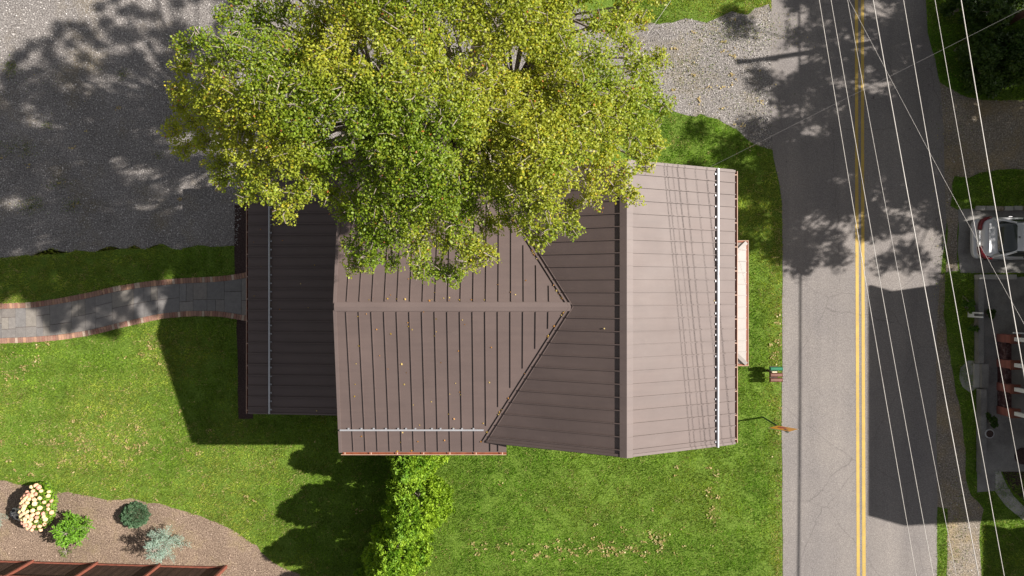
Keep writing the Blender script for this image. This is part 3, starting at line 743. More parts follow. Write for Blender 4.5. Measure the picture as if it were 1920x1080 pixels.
# fallen leaves: on the roofs (each a curled scrap) and on the lawn
def scraps(places, name, label, sz=.055, cols=((.5, .33, .06), (.6, .45, .15), (.42, .2, .05))):
    r = np.random.default_rng(5); c = np.array([p[0] for p in places]); n = len(c)
    nr = r.normal(size=(n, 3))*.3+np.array([0, 0, 1]); q = leaf_quads(c, nr, sz*(.6+.8*r.random(n)), r, .8)
    k = np.array(cols)[r.integers(0, len(cols), n)]*(1+(r.random(n)-.5)*.3)[:, None]
    o = link(name, npmesh(q, 4, k), M['leaf']); tag(o, label, 'leaves', kind='stuff')
pl_ = []
rr = random.Random(4)
for (px, py) in [(692, 562), (727, 560), (745, 561), (760, 561), (810, 562), (826, 561), (832, 559), (843, 558), (862, 562), (884, 562), (908, 562), (668, 682), (766, 612), (773, 618), (818, 598), (867, 600), (818, 622), (827, 680), (809, 753), (843, 739), (864, 740), (678, 818), (745, 846), (747, 846), (772, 845), (700, 560), (765, 605), (842, 563), (886, 598)]:
    p = on(px, py, zfS) if py > 575 else on(px, py, lambda x, y: z_cn(y)); pl_.append(((p.x, p.y, p.z+.02),))
for _ in range(46):
    px, py = rr.uniform(650, 1000), rr.uniform(520, 840)
    if px > 930 and py > 600: px = rr.uniform(650, 900)
    p = on(px, py, zfS) if py > 575 else on(px, py, lambda x, y: z_cn(y)); pl_.append(((p.x, p.y, p.z+.02),))
for i in range(34):                              # caught along the valleys
    t = rr.random(); q_ = A+(B-A)*t if rr.random() < .6 else A+(Cc-A)*t*.7
    pl_.append(((q_.x-.10, q_.y+rr.uniform(-.03, .03), q_.z+.03),))
for (px, py) in [(490, 500), (564, 532), (477, 555), (578, 577), (590, 497), (530, 451), (489, 430), (476, 454), (525, 580), (594, 770)]:
    p = on(px, py, zfL); pl_.append(((p.x, p.y, p.z+.02),))
for (px, py) in [(1131, 390), (1133, 616), (1129, 398), (1341, 562), (1343, 565), (1339, 564)]:
    p = on(px, py, zfW if px < 1170 else zfE); pl_.append(((p.x, p.y, p.z+.03),))
scraps(pl_, 'fallen_leaves', 'small yellow leaves scattered over the brown metal roof', .06)
pl_ = []
for (cx, cy, sx, sy, n) in ((25, 685, 30, 12, 22), (70, 682, 16, 9, 16), (105, 655, 30, 8, 12), (190, 830, 90, 26, 120), (260, 832, 50, 14, 50), (170, 780, 22, 12, 14), (285, 655, 30, 8, 22), (5, 700, 6, 6, 8), (465, 936, 6, 4, 6), (470, 940, 4, 3, 4), (333, 765, 12, 9, 8), (150, 900, 180, 60, 40), (800, 900, 500, 110, 60), (1000, 1025, 140, 12, 60), (1170, 1030, 80, 10, 40), (1240, 1000, 60, 10, 16), (1010, 1040, 60, 7, 60), (1100, 1033, 50, 6, 60), (1335, 960, 9, 30, 40), (1225, 1015, 22, 6, 40), (1120, 1010, 90, 40, 60), (120, 870, 60, 20, 60), (825, 945, 8, 14, 22), (1335, 880, 6, 5, 8), (200, 350, 160, 80, 60), (1300, 130, 70, 60, 120), (1455, 650, 7, 120, 60)):
    k_ = 0
    while k_ < n*1.5:                                # they lie in little drifts
        ux, uy = rr.gauss(cx, sx), rr.gauss(cy, sy)
        for _ in range(rr.randint(1, 9)):
            p = P(ux+rr.gauss(0, 3.2), uy+rr.gauss(0, 2.2), .05); pl_.append(((p.x, p.y, .045),)); k_ += 1
pl_ = [p for p in pl_ if p[0][0] < 11.75 and not (-9.7 < p[0][0] < 7.3 and -5.3 < p[0][1] < 4)]
scraps(pl_, 'lawn_leaves', 'pale dry leaves and clippings scattered on the lawn and gravel', .075, ((.46, .37, .16), (.5, .40, .2), (.38, .27, .11)))

# small weeds in the gravel
def weeds():
    r = np.random.default_rng(61); pts = []
    for (cx, cy, sx, sy, n) in ((22, 128, 7, 9, 260), (60, 385, 14, 8, 300), (135, 385, 10, 8, 180), (230, 140, 6, 6, 80), (90, 235, 5, 4, 70), (50, 280, 12, 12, 120), (110, 345, 14, 6, 90), (20, 280, 12, 10, 110), (300, 290, 6, 5, 60), (1290, 135, 40, 30, 900), (1380, 60, 60, 20, 1200), (1400, 200, 30, 20, 200), (70, 170, 60, 50, 120), (1790, 240, 20, 50, 200), (1795, 1000, 14, 60, 500), (1765, 520, 7, 70, 300)):
        q = np.c_[r.normal(cx, sx, n), r.normal(cy, sy, n)]; pts.append(q)
    a = np.concatenate(pts); n = len(a); c = np.c_[(a[:, 0]-960)/42.95, (540-a[:, 1])/42.95, .03+r.random(n)*.04]
    q = leaf_quads(c, r.normal(size=(n, 3))*.8+np.array([0, 0, .8]), .035+.05*r.random(n), r, .4)
    col = np.array([.12, .17, .03])*(1+(r.random(n)-.5)*.8)[:, None]; col[r.random(n) < .25] = (.33, .27, .1)
    o = link('weeds', npmesh(q, 4, col), M['blade']); tag(o, 'low weeds sprouting in the gravel', 'weeds', kind='stuff')
weeds()
# loose pale stones on the gravel, so it reads as gravel and not as a smooth sheet
def stones():
    r = np.random.default_rng(77); X = []
    for poly, n in ((gravel_poly, 60000), (mulch_poly, 16000), (shoulder, 5000), (side_gravel, 6000)):
        x = r.uniform(-23, 23, n*3); y = r.uniform(-13, 13, n*3); k = inpoly(x, y, poly) & ~inpoly(x, y, road_poly); x = x[k]; y = y[k]
        k = ~inpoly(x, y, W([(500, 0), (1150, 0), (1150, 300), (500, 300)])); X.append(np.c_[x[k], y[k], np.full(k.sum(), 0 if poly is not mulch_poly else 1)][:n])
    a = np.concatenate(X); n = len(a); s_ = .012+.03*r.random(n)**2
    c = np.c_[a[:, 0], a[:, 1], np.full(n, .014)]
    nr = r.normal(size=(n, 3))*.5+np.array([0, 0, 1]); q = leaf_quads(c, nr, s_*2, r, .9)
    g = r.random(n)[:, None]; col = np.array([.16, .145, .14])*(1-g)+np.array([.5, .47, .45])*g
    mul = a[:, 2] == 1; col[mul] = (np.array([.10, .065, .05])*(1-g)+np.array([.42, .32, .25])*g)[mul]
    o = link('stones', npmesh(q, 4, col), attrmat('stone chips', .9, 30, .2)); tag(o, 'loose grey stone chips and bark bits strewn over gravel and mulch', 'gravel', kind='stuff')
stones()

# ---------------------------------------------------------------- shrubs
def cone_tree(name, base, h, R, n, label, group, seed, cols=((.10, .22, .012), (.30, .43, .03))):
    r = np.random.default_rng(seed); root = empty(name, (base[0], base[1], 0), label, 'shrub', group)
    t = r.random(n)**1.25; th = r.uniform(0, 2*PI, n); lob = 1+.16*np.sin(th*3+seed)+.10*np.sin(th*7+t*9)+.10*np.sin(t*22+th*2)+.10*np.sin(th*11+t*31)
    prof = R*np.clip(1-t, 0, 1)**.58*(.7+.3*np.clip(t/.25, 0, 1)); rad = prof*lob*(.8+.2*r.random(n)**.7); z = t*h*(.96+.06*r.random(n))+.05
    out = np.c_[np.cos(th), np.sin(th), np.zeros(n)]
    c = np.c_[np.cos(th)*rad, np.sin(th)*rad, z]
    nt_ = 1300; tc = r.integers(0, n, nt_); ti = r.integers(0, nt_, n); base_c = c[tc]; bo = out[tc]       # foliage gathers in tufts
    k = r.random(n)[:, None]**.7; tdir = bo[ti]*.8+np.array([0, 0, .7]); c = base_c[ti]+tdir*k*.17+r.normal(size=(n, 3))*.05*(1.2-k*.6); c[:, 2] = np.maximum(c[:, 2], .05); out = bo[ti]
    # sprays: each leaf points outward and up, flat side facing sideways
    d = out*(.8+.4*r.random(n))[:, None]+np.array([0, 0, 1])*(.6+.8*r.random(n))[:, None]+r.normal(size=(n, 3))*.85; d /= np.linalg.norm(d, axis=1, keepdims=True)
    sd = np.cross(d, r.normal(size=(n, 3))); sd /= np.linalg.norm(sd, axis=1, keepdims=True)
    L = (.08+.07*r.random(n))[:, None]; wv = L*.27
    q = np.stack([c-d*L*.4, c+sd*wv, c+d*L*.6, c-sd*wv], 1)
    f = np.clip(fbm(c[:, 0]*1+base[0], c[:, 1]+c[:, 2]+base[1], 2.2, seed, 3)*1.6-.3+r.normal(size=n)*.12, 0, 1)[:, None]
    col = np.array(cols[0])*(1-f)+np.array(cols[1])*f; col *= (1+(r.random(n)-.5)*.5)[:, None]
    link('foliage', npmesh(q, 4, col), M['needle'], root)
    mb = MB(); mb.tube([(base[0], base[1], 0), (base[0], base[1], h*.55), (base[0], base[1], h*.93)], [.09, .06, .015], 7)
    for k in range(26):
        a = k*2.4; z0 = h*(.06+.85*k/26); rr_ = R*math.sqrt(1-z0/h)*.8; mb.tube([(base[0], base[1], z0), (base[0]+math.cos(a)*rr_, base[1]+math.sin(a)*rr_, z0+rr_*.5)], [.025, .008], 4)
    mb.build('stem', M['bark'], root); return root
gh = 'row of columnar evergreens by the house corner'
cone_tree('evergreen_shrub', (-4.0, -6.75), 4.3, 1.25, 50000, 'bright green evergreen touching the gutter, first of the row from the house', gh, 1)
cone_tree('evergreen_shrub', (-4.05, -8.9), 4.7, 1.45, 60000, 'bright green evergreen, second of the row from the house', gh, 2)
cone_tree('evergreen_shrub', (-4.75, -10.75), 4.6, 1.35, 54000, 'bright green evergreen, third of the row from the house', gh, 3)
cone_tree('evergreen_shrub', (-5.4, -12.6), 4.5, 1.35, 50000, 'bright green evergreen at the picture edge, last of the row from the house', gh, 4)

# hydrangea with its flower heads
hx, hy = G(86, 944)
hyd = empty('hydrangea', (hx, hy, 0), 'hydrangea bush covered in peach coloured flower heads in the mulch bed', 'shrub')
r = np.random.default_rng(8); nh = 84; th = r.uniform(0, 2*PI, nh); rd = np.sqrt(r.random(nh))
def hyd_h(u, v): return 1.15*math.sqrt(max(.05, 1-(u*u+v*v)*.8))
n = 4200; t2 = r.uniform(0, 2*PI, n); r2 = np.sqrt(r.random(n)); U = np.cos(t2)*r2; V = np.sin(t2)*r2
ca, sa = math.cos(.5), math.sin(.5)
def ell(U, V): X = U*.72; Y = V*1.0; return X*ca-Y*-sa*.35, Y-X*.25
X, Y = ell(U, V); Z = 1.05*np.sqrt(np.clip(1-r2**2*.8, .05, 1))*(.35+.65*r.random(n))
q = leaf_quads(np.c_[X, Y, Z], r.normal(size=(n, 3))*.6+np.c_[U, V, np.ones(n)], .09+.06*r.random(n), r, .55)
col = (np.array([.07, .16, .012])*(1-r.random(n)[:, None])+np.array([.2, .3, .02])*r.random(n)[:, None])
link('foliage', npmesh(q, 4, col), M['leaf'], hyd)
mb = MB(); 
for k in range(14): a = k*2.4; mb.tube([(hx, hy, 0), (hx+math.cos(a)*.3, hy+math.sin(a)*.45, .5), (hx+math.cos(a)*.5, hy+math.sin(a)*.8, .85)], [.02, .014, .008], 5)
mb.build('stem', M['bark'], hyd)
bm = bmesh.new(); bmesh.ops.create_icosphere(bm, subdivisions=3, radius=.085)
for v in bm.verts: v.co *= 1+.16*random.uniform(-1, 1); v.co.z *= .85
fm = bpy.data.meshes.new('flower'); bm.to_mesh(fm); bm.free()
pm = [plain('peach petals', (.68, .42, .26), .8, 0, .3, 12, .6, 60), plain('pink petals', (.62, .30, .22), .8, 0, .3, 12, .6, 60), plain('cream petals', (.70, .56, .30), .8, 0, .25, 12, .6, 60)]
fms = []
for m_ in pm: f2 = fm.copy(); f2.materials.append(m_); fms.append(f2)
placed = []
tries = 0
while len(placed) < nh and tries < 4000:
    tries += 1
    a = random.uniform(0, 2*PI); rdd = math.sqrt(random.random()); u_, v_ = math.cos(a)*rdd, math.sin(a)*rdd
    x_, y_ = ell(u_, v_)
    if any((x_-p[0])**2+(y_-p[1])**2 < .135**2 for p in placed): continue
    if fbm(x_+7, y_+2, 3.4, 25, 2) < .33: continue
    placed.append((x_, y_)); o = bpy.data.objects.new('flower_head', random.choice(fms if rdd > .55 else fms[:1]+fms[2:])); C.objects.link(o); o.parent = hyd
    o.location = (x_, y_, hyd_h(u_, v_)+.03); o.rotation_euler = (random.random()*3, random.random()*3, random.random()*3); k = random.uniform(.8, 1.2); o.scale = (k, k, k)

# feathery green shrub
def plume_shrub(name, base, label, stems, L, h, colsA, colsB, seed, lsz, per, droop=.0, group=None, asp=.25, side=.16):
    r = np.random.default_rng(seed); root = empty(name, (base[0], base[1], 0), label, 'shrub', group)
    mb = MB(); cs = []; ds = []
    for k in range(stems):
        a = k*2*PI/stems+r.normal()*.25; Lk = L*r.uniform(.7, 1.1); hk = h*r.uniform(.5, 1.05)
        e = np.array([math.cos(a)*Lk, math.sin(a)*Lk*.85, hk]); mid = e*np.array([.45, .45, .75])
        P_ = [np.array([0, 0, 0]), mid, e-np.array([0, 0, droop*Lk])]
        mb.tube([Vector(base+(0,))+Vector(p) for p in P_], [.025, .015, .005], 5)
        for j in range(per):
            t = (.15+.85*r.random()); p = (1-t)**2*P_[0]+2*t*(1-t)*P_[1]+t*t*P_[2]; d = (P_[2]-P_[0])*1.0; d /= np.linalg.norm(d)
            sv = np.cross(d, [0, 0, 1]); sg = r.choice([-1, 1]); wv = side*(1.15-t)*1.2*r.random()
            dd = d*.7+sv*sg*.8+np.array([0, 0, r.normal()*.25]); dd /= np.linalg.norm(dd)
            cs.append(p+sv*sg*wv+np.array([0, 0, r.normal()*.02])); ds.append(dd)
    c = np.array(cs); d = np.array(ds); n = len(c); sd = np.cross(d, r.normal(size=(n, 3))*.5+np.array([0, 0, 1])); sd /= np.linalg.norm(sd, axis=1, keepdims=True)
    Lh = (lsz*(.6+.8*r.random(n)))[:, None]; q = np.stack([c-d*Lh*.3, c+sd*Lh*asp*.5, c+d*Lh*.7, c-sd*Lh*asp*.5], 1)
    f = r.random(n)[:, None]; col = np.array(colsA)*(1-f)+np.array(colsB)*f
    link('foliage', npmesh(q, 4, col), M['needle'], root); mb.build('stem', M['bark'], root); return root
def whorl_shrub(name, base, label, h, L, nb, colsA, colsB, seed, ntw, nne, lsz, asp, twl, up_=.35, pw=.8):
    r = np.random.default_rng(seed); root = empty(name, (base[0], base[1], 0), label, 'shrub'); mb = MB(); B0 = Vector(base+(0,))
    mb.tube([B0, B0+Vector((0, 0, h*.9))], [.045, .012], 6); C_ = []; D_ = []
    for k in range(nb):
        z0 = h*(.08+.85*(k/nb)); a = k*2.399+r.normal()*.3; Lk = L*(1-z0/h*.8)**pw*r.uniform(.6, 1.1)
        dv = np.array([math.cos(a), math.sin(a), up_+r.normal()*.15]); e = np.array([0, 0, z0])+dv*Lk; mb.tube([B0+Vector((0, 0, z0)), B0+Vector(e)], [.014, .004], 4)
        for j in range(ntw):
            t = .15+.85*(j+r.random())/ntw; p = np.array([0, 0, z0])+dv*Lk*t; sv = np.cross(dv, [0, 0, 1]); sv /= np.linalg.norm(sv)
            td = dv*.7+sv*(1 if j % 2 else -1)*r.uniform(.4, 1.0)+np.array([0, 0, r.normal()*.25]); td /= np.linalg.norm(td); tl = twl*(1.15-.6*t)*r.uniform(.6, 1.3)
            q_ = p+td*tl*(np.linspace(.0, 1, nne)[:, None]); C_.append(q_+r.normal(size=(nne, 3))*.006); D_.append(td+r.normal(size=(nne, 3))*.45)
    c = np.concatenate(C_); d = np.concatenate(D_); d /= np.linalg.norm(d, axis=1, keepdims=True); n = len(c)
    sd = np.cross(d, r.normal(size=(n, 3))); sd /= np.linalg.norm(sd, axis=1, keepdims=True); Lh = (lsz*(.6+.8*r.random(n)))[:, None]
    q = np.stack([c-d*Lh*.3, c+sd*Lh*asp*.5, c+d*Lh*.7, c-sd*Lh*asp*.5], 1); f = r.random(n)[:, None]
    link('foliage', npmesh(q, 4, np.array(colsA)*(1-f)+np.array(colsB)*f), M['needle'], root); mb.build('stem', M['bark'], root)
whorl_shrub('feathery_shrub', G(152, 985), 'bright green feathery shrub below the peach hydrangea', 1.25, .95, 26, (.08, .20, .014), (.22, .42, .035), 3, 18, 14, .075, .5, .30, .25)
whorl_shrub('blue_spruce', G(322, 1008), 'silvery blue spiky spruce beside the brown fence', 1.75, .95, 44, (.19, .28, .23), (.42, .52, .46), 5, 16, 16, .05, .3, .24, .15)
whorl_shrub('dwarf_spruce', G(4, 972), 'small silvery spruce at the left edge of the mulch bed', .8, .45, 20, (.19, .28, .23), (.42, .52, .46), 6, 10, 10, .045, .3, .16, .2)
plume_shrub('mulch_weed', G(125, 1033), 'low green weed between the feathery shrub and the fence', 7, .3, .15, (.10, .16, .03), (.2, .24, .06), 7, .08, 30, asp=.3, side=.1)
# globe evergreen
gx, gy = G(256, 964); gl = empty('globe_evergreen', (gx, gy, 0), 'round blue-green dwarf evergreen in the mulch bed', 'shrub')
r = np.random.default_rng(9); n = 9000; d = r.normal(size=(n, 3)); d[:, 2] = np.abs(d[:, 2]); d /= np.linalg.norm(d, axis=1, keepdims=True)
lump = 1+.10*np.sin(d[:, 0]*13+1)*np.cos(d[:, 1]*12)+.05*np.sin(d[:, 2]*17)
c = d*np.array([.6, .54, .62])*lump[:, None]*(.84+.16*r.random(n))[:, None]
q = leaf_quads(c, np.cross(d, r.normal(size=(n, 3)))+d*.3, .05+.03*r.random(n), r, .35); f = r.random(n)[:, None]
link('foliage', npmesh(q, 4, np.array([.05, .11, .05])*(1-f)+np.array([.15, .25, .14])*f), M['needle'], gl)
MB().tube([(gx, gy, 0), (gx, gy, .4)], [.05, .02], 6).build('stem', M['bark'], gl)
# black and white garden ornament: a lump of marbled rock
bm = bmesh.new(); bmesh.ops.create_icosphere(bm, subdivisions=4, radius=1)
from mathutils import noise as mn
for v in bm.verts:
    k = 1+.35*mn.noise(v.co*1.6+Vector((3, 1, 4)))+.12*mn.noise(v.co*5); v.co = Vector((v.co.x*.30*k, v.co.y*.22*k, max(-.12, v.co.z*.24*k)+.10))
me = bpy.data.meshes.new('rock'); bm.to_mesh(me); bm.free()
m, nn, b = newmat('marbled rock'); co = N(nn, 'ShaderNodeTexCoord').outputs['Object']; f = noise(nn, co, 3.3, 3, .5, .6)
nn.links.new(ramp(nn, f, [(.47, (.02, .02, .025)), (.53, (.62, .6, .56))]), b.inputs['Base Color']); b.inputs['Roughness'].default_value = .7
o = link('garden_rock', me, m); x_, y_ = G(36, 962); o.location = (x_, y_, .02); o.rotation_euler = (0, 0, -.6); tag(o, 'black and white mottled rock left of the hydrangea', 'rock')

# brown fence along the lower left
fx0, fy0 = G(-80, 1049); fx1, fy1 = G(424, 1063); fd = Vector((fx1-fx0, fy1-fy0, 0)).normalized(); fn = Vector((fd.y, -fd.x, 0))
fence = empty('board_fence', (fx1, fy1, 0), 'dark brown board fence with red-brown posts below the mulch bed', 'fence')
posts = [G(-58, 1049.5), G(62, 1053), G(182, 1056.5), G(300, 1060), G(424, 1063)]
FH = 1.55
for i in range(len(posts)-1):
    a = Vector((*posts[i], 0)); b2 = Vector((*posts[i+1], 0)); pnl = MB(); L = (b2-a).length; k = int(L/.19)
    for j in range(k):
        p = a+fd*(L*(j+.04)/k); q_ = a+fd*(L*(j+.96)/k); pnl.beam(p+fn*(.03+.006*(j % 2)), q_+fn*(.03+.006*(j % 2)), .025, FH, base=.05)
    pnl.build('panel', M['brown'], fence)
    MB().beam(a+fd*.06, b2-fd*.06, .06, .09, base=.03).build('rail', M['redbrown'], fence)
    MB().beam(a+fd*.06+Vector((0, 0, FH-.06)), b2-fd*.06+Vector((0, 0, FH-.06)), .07, .06).build('rail', M['redbrown'], fence)
for p in posts:
    MB().box(p[0]-.055, p[0]+.055, p[1]-.06, p[1]+.09, 0, FH+.12).build('post', M['redbrown'], fence, bevel=.008)

# ---------------------------------------------------------------- mailboxes and the road sign
green_m = plain('green enamel', (.03, .17, .09), .35, .1, .15, 9); brown_m = plain('rusty brown enamel', (.17, .075, .055), .5, .1, .3, 9)
mbz = .45
def mailbox(py, m_, label, L=.50, wd=.155, hgt=.18):
    c = P(1456.5, py, mbz+.18); root = empty('mailbox', (c.x, c.y, 0), label, 'mailbox', 'mailboxes at the kerb')
    x0, x1 = c.x-L/2, c.x+L/2; v = []; prof = [(-wd/2, 0), (wd/2, 0)]+[(wd/2*math.cos(t), hgt*.55+wd/2*math.sin(t)) for t in [PI*k/10 for k in range(11)]]
    n_ = len(prof); mb = MB()
    mb.add([(x, c.y+a, mbz+b_2) for x in (x0, x1) for a, b_2 in prof], [(i, (i+1) % n_, (i+1) % n_+n_, i+n_) for i in range(n_)]+[tuple(range(n_)), tuple(range(2*n_-1, n_-1, -1))])
    mb.build('box', m_, root, bevel=.004)
    pr2 = [(a*1.08, b_2*1.05-.004) for a, b_2 in prof]; mb = MB()
    mb.add([(x, c.y+a, mbz+b_2) for x in (x1-.005, x1+.022) for a, b_2 in pr2], [(i, (i+1) % n_, (i+1) % n_+n_, i+n_) for i in range(n_)]+[tuple(range(n_)), tuple(range(2*n_-1, n_-1, -1))])
    dd = mb.build('door', m_, root, bevel=.003)
    MB().box(x1+.022, x1+.045, c.y-.012, c.y+.012, mbz+.13, mbz+.18).build('handle', M['galv'], dd)
    return root, c
mg, cg = mailbox(692, green_m, 'green mailbox beside the road, uppermost of the three')
m2_, c2_ = mailbox(703.5, brown_m, 'brown mailbox in the middle of the three')
m3_, c3_ = mailbox(713, brown_m, 'brown mailbox nearest the road sign')
stand = empty('mailbox_stand', (cg.x-.1, c2_.y, 0), 'dark wooden stand under the three mailboxes', 'stand')
MB().box(cg.x-.2, cg.x-.1, cg.y-.18, cg.y-.08, 0, mbz-.05).build('post', M['brown'], stand); MB().box(cg.x-.24, cg.x+.1, c3_.y-.1, cg.y+.1, mbz-.05, mbz-.002).build('shelf', M['brown'], stand)
nb = MB().box(cg.x-.18, cg.x+.02, (cg.y+c2_.y)/2-.025, (cg.y+c2_.y)/2+.025, mbz-.001, mbz+.16).build('newspaper', plain('cream paper', (.6, .52, .36), .8), at=(cg.x, cg.y, mbz)); tag(nb, 'cream folded newspaper wedged between green and brown mailboxes', 'newspaper')

sb = Vector((*G(1430, 782), 0)); cz = 2.4
sign = empty('road_sign', sb, 'yellow diamond stop ahead sign on a dark green post', 'sign')
sc = P(1469, 803.5, cz)
MB().tube([sb, Vector((sc.x, sc.y-.06, cz+.45))], .035, 8).build('post', plain('green steel post', (.02, .045, .03), .6), sign)
hd = .635
yel = plain('sign yellow', (.62, .27, .02), .45, 0, .12, 3); red = plain('sign red', (.32, .02, .02), .45, 0, .12, 3); blk = plain('sign black', (.015, .015, .015), .5); alum = plain('sign back', (.5, .5, .5), .4, .3)
# the face looks north, slightly turned
tx = Vector((1, -.04, 0)).normalized(); tz = Vector((0, 0, 1)); ny = Vector((tx.y*-1, tx.x, 0))
def plate(pts2, y0, th, m_, name, par):
    mb = MB(); n_ = len(pts2); c0 = Vector((sc.x, sc.y, cz))
    v = [c0+tx*a+tz*b_2+ny*(y0) for a, b_2 in pts2]+[c0+tx*a+tz*b_2+ny*(y0+th) for a, b_2 in pts2]
    mb.add(v, [tuple(range(n_)), tuple(range(2*n_-1, n_-1, -1))]+[(i, (i+1) % n_, (i+1) % n_+n_, i+n_) for i in range(n_)]); return mb.build(name, m_, par)
pan = plate([(0, -hd), (hd, 0), (0, hd), (-hd, 0)], -.004, .004, alum, 'panel', sign)
bor = plate([(0, -hd+.03), (hd-.03, 0), (0, hd-.03), (-hd+.03, 0)], .0005, .002, blk, 'border', pan)
fac = plate([(0, -hd+.055), (hd-.055, 0), (0, hd-.055), (-hd+.055, 0)], .003, .002, yel, 'face', pan)
plate([(.19*math.cos(PI/8+k*PI/4), -.14+.19*math.sin(PI/8+k*PI/4)) for k in range(8)], .0055, .002, red, 'octagon', pan)
plate([(-.035, .09), (.035, .09), (.035, .24), (.10, .24), (0, .42), (-.10, .24), (-.035, .24)], .0055, .002, blk, 'arrow', pan)

# ---------------------------------------------------------------- overhead wires and poles
poles = {}
def wire(name, pts, r, label, cat='cable', group='overhead wires along the road', z0=None):
    cu = MB(); cu.tube(pts, r*.47, 6)
    o = cu.build(name, M['dimwire' if name == 'service_drop' and r < .0075 else 'wire']); tag(o, label, cat, group); return o
def long_wire(pa, pb, z, r, label, m='wire'):
    a = P(*pa, z); b = P(*pb, z); d = (b-a); d = d/abs(d.y)
    ya, yb = 34.0, -34.0; pts = []
    for i in range(25):
        t = i/24; y = ya+(yb-ya)*t; p = a+d*(a.y-y); s_ = (2*t-1)**2
        pts.append(Vector((p.x, y, z+(s_-.05)*.9)))
    wire('power_line', pts, r, label); return pts[0], pts[-1]
WL = [((1536, 0), (1717, 1075), 11.4, .017, 'thin white overhead wire, nearest the house roof of them all'),
      ((1558, 0), (1750, 1080), 11.5, .017, 'overhead wire second from the house'),
      ((1589, 0), (1793, 1080), 11.6, .013, 'overhead wire third from the house, the thinnest long one'),
      ((1637, 0), (1835, 1080), 11.8, .026, 'thick pale overhead wire running from the middle top of the road'),
      ((1694, 0), (1883, 1080), 12.0, .020, 'overhead wire next on the right of the thickest wire over the road'),
      ((1753, 0), (1912, 880), 12.1, .015, 'overhead wire crossing the back of the silver car'),
      ((1802, 0), (1925, 720), 12.1, .026, 'rightmost thick overhead wire, crossing the silver car rear window')]
ends = [long_wire(*w_) for w_ in WL]
for k, (yy, lab) in enumerate(((34, 'tall power pole carrying the overhead wires at their north end'), (-34, 'tall power pole carrying the overhead wires at their south end'))):
    xs2 = [e[k].x for e in ends]; xm = sum(xs2)/len(xs2); pr = empty('power_pole', (xm, yy, 0), lab, 'pole')
    MB().tube([(xm, yy, -.05), (xm, yy, 14)], [.2, .13], 12).build('mast', M['wood'], pr)
    MB().box(min(xs2)-.3, max(xs2)+.3, yy-.07, yy+.07, 12.0, 12.18).build('crossarm', M['wood'], pr)
    for x_ in xs2: MB().tube([(x_, yy, 12.18), (x_, yy, 12.42)], [.05, .03], 8).build('insulator', M['white'], pr)
# nearer utility pole, bottom of its shaft at the upper right of the picture
pb_ = G(1882, 46); PH = 9.4
up_ = empty('utility_pole', (pb_[0], pb_[1], 0), 'brown wooden utility pole rising beside the dark shrubs', 'pole')
MB().tube([(pb_[0], pb_[1], -.05), (pb_[0], pb_[1], PH)], [.15, .10], 12).build('mast', M['wood'], up_)
MB().box(pb_[0]-.9, pb_[0]+.9, pb_[1]-.05, pb_[1]+.05, PH-.7, PH-.6).build('crossarm', M['wood'], up_)
pts = [Vector((21.05+.0085*(12-y), y, 6.9+.0004*(y-11)**2)) for y in np.linspace(40, -40, 30)]
cb = MB(); cb.tube(pts, .035, 6); o = cb.build('phone_cable', M['black']); tag(o, 'thick black cable strung east of the road, its shadow on the asphalt', 'cable')
pts = [P(1592-53, -100, 8.6), P(1592, 0, 8.4), P(1743, 286, 8.0), P(1821, 430, 7.9), P(1925, 616, 7.9), P(2040, 825, 8.2)]
wire('service_drop', pts, .008, 'thin wire slanting across the others from top to right edge', 'cable')
a = P(1332, 313, 7.1); b2 = Vector((pb_[0], pb_[1], PH-.9)); pts = [a+(b2-a)*t-Vector((0, 0, 4*.12*t*(1-t))) for t in np.linspace(0, 1, 14)]
wire('service_drop', pts, .007, 'thin wire from the brown roof corner up to the utility pole', 'cable')
a = P(1150, 155, 10); b2 = P(1262, -5, 10); d_ = b2-a; pts = [a-d_*.6, a, b2, b2+d_*4]
wire('service_drop', pts, .008, 'thin wire leaving the big tree crown at the top', 'cable')

# ---------------------------------------------------------------- across the road
def blk_(x0, x1, y0, y1, z0, z1, name, m, label, cat, group=None, bev=.01):
    c = Vector(((x0+x1)/2, (y0+y1)/2, 0)); o = MB().box(x0, x1, y0, y1, z0, z1).build(name, m, at=c, bevel=bev)
    return tag(o, label, cat, group)
X0, Y0 = G(1826, 515); X1, Y1 = G(1896, 524)
yw = empty('yard_wall', (X0, Y0, 0), 'low grey concrete wall round the corner of the yard below the driveway', 'wall')
MB().box(X0, X1+.0, Y1, Y0, 0, .34).build('wall', M['concrete_light'], yw, bevel=.01)
MB().box(X0, X0+.24, G(0, 680)[1], Y1-.003, 0, .30).build('wall', M['concrete'], yw, bevel=.01)
x_, y_ = G(1830, 728); blk_(x_, x_+.25, G(0, 884)[1], y_, 0, .32, 'retaining_wall', M['concrete'], 'long low concrete wall between grass strip and yard', 'wall')
# two steps
st = empty('concrete_steps', (*G(1830, 704), 0), 'pair of grey concrete steps leading from the pale pad up to the yard', 'steps')
x_, y_ = G(1823, 681); MB().box(x_, x_+.24, G(0, 726)[1], y_, 0, .13).build('step', M['concrete_light'], st, bevel=.008); MB().box(x_+.243, x_+.55, G(0, 726)[1], y_, 0, .26).build('step', M['concrete'], st, bevel=.008)
# stone kerb beside the driveway
for i in range(9):
    xa, ya = G(1828+i*17.5, 388+random.uniform(-.6, .6)); blk_(xa, xa+.385, ya-.17, ya+.03, 0, .12+random.uniform(-.01, .02), 'kerb_stone', M['dirt'] if i % 3 == 2 else M['concrete_light'], 'tan kerb stone edging the driveway beside the grass', 'kerb stone', 'tan kerb stones above the driveway', .02)
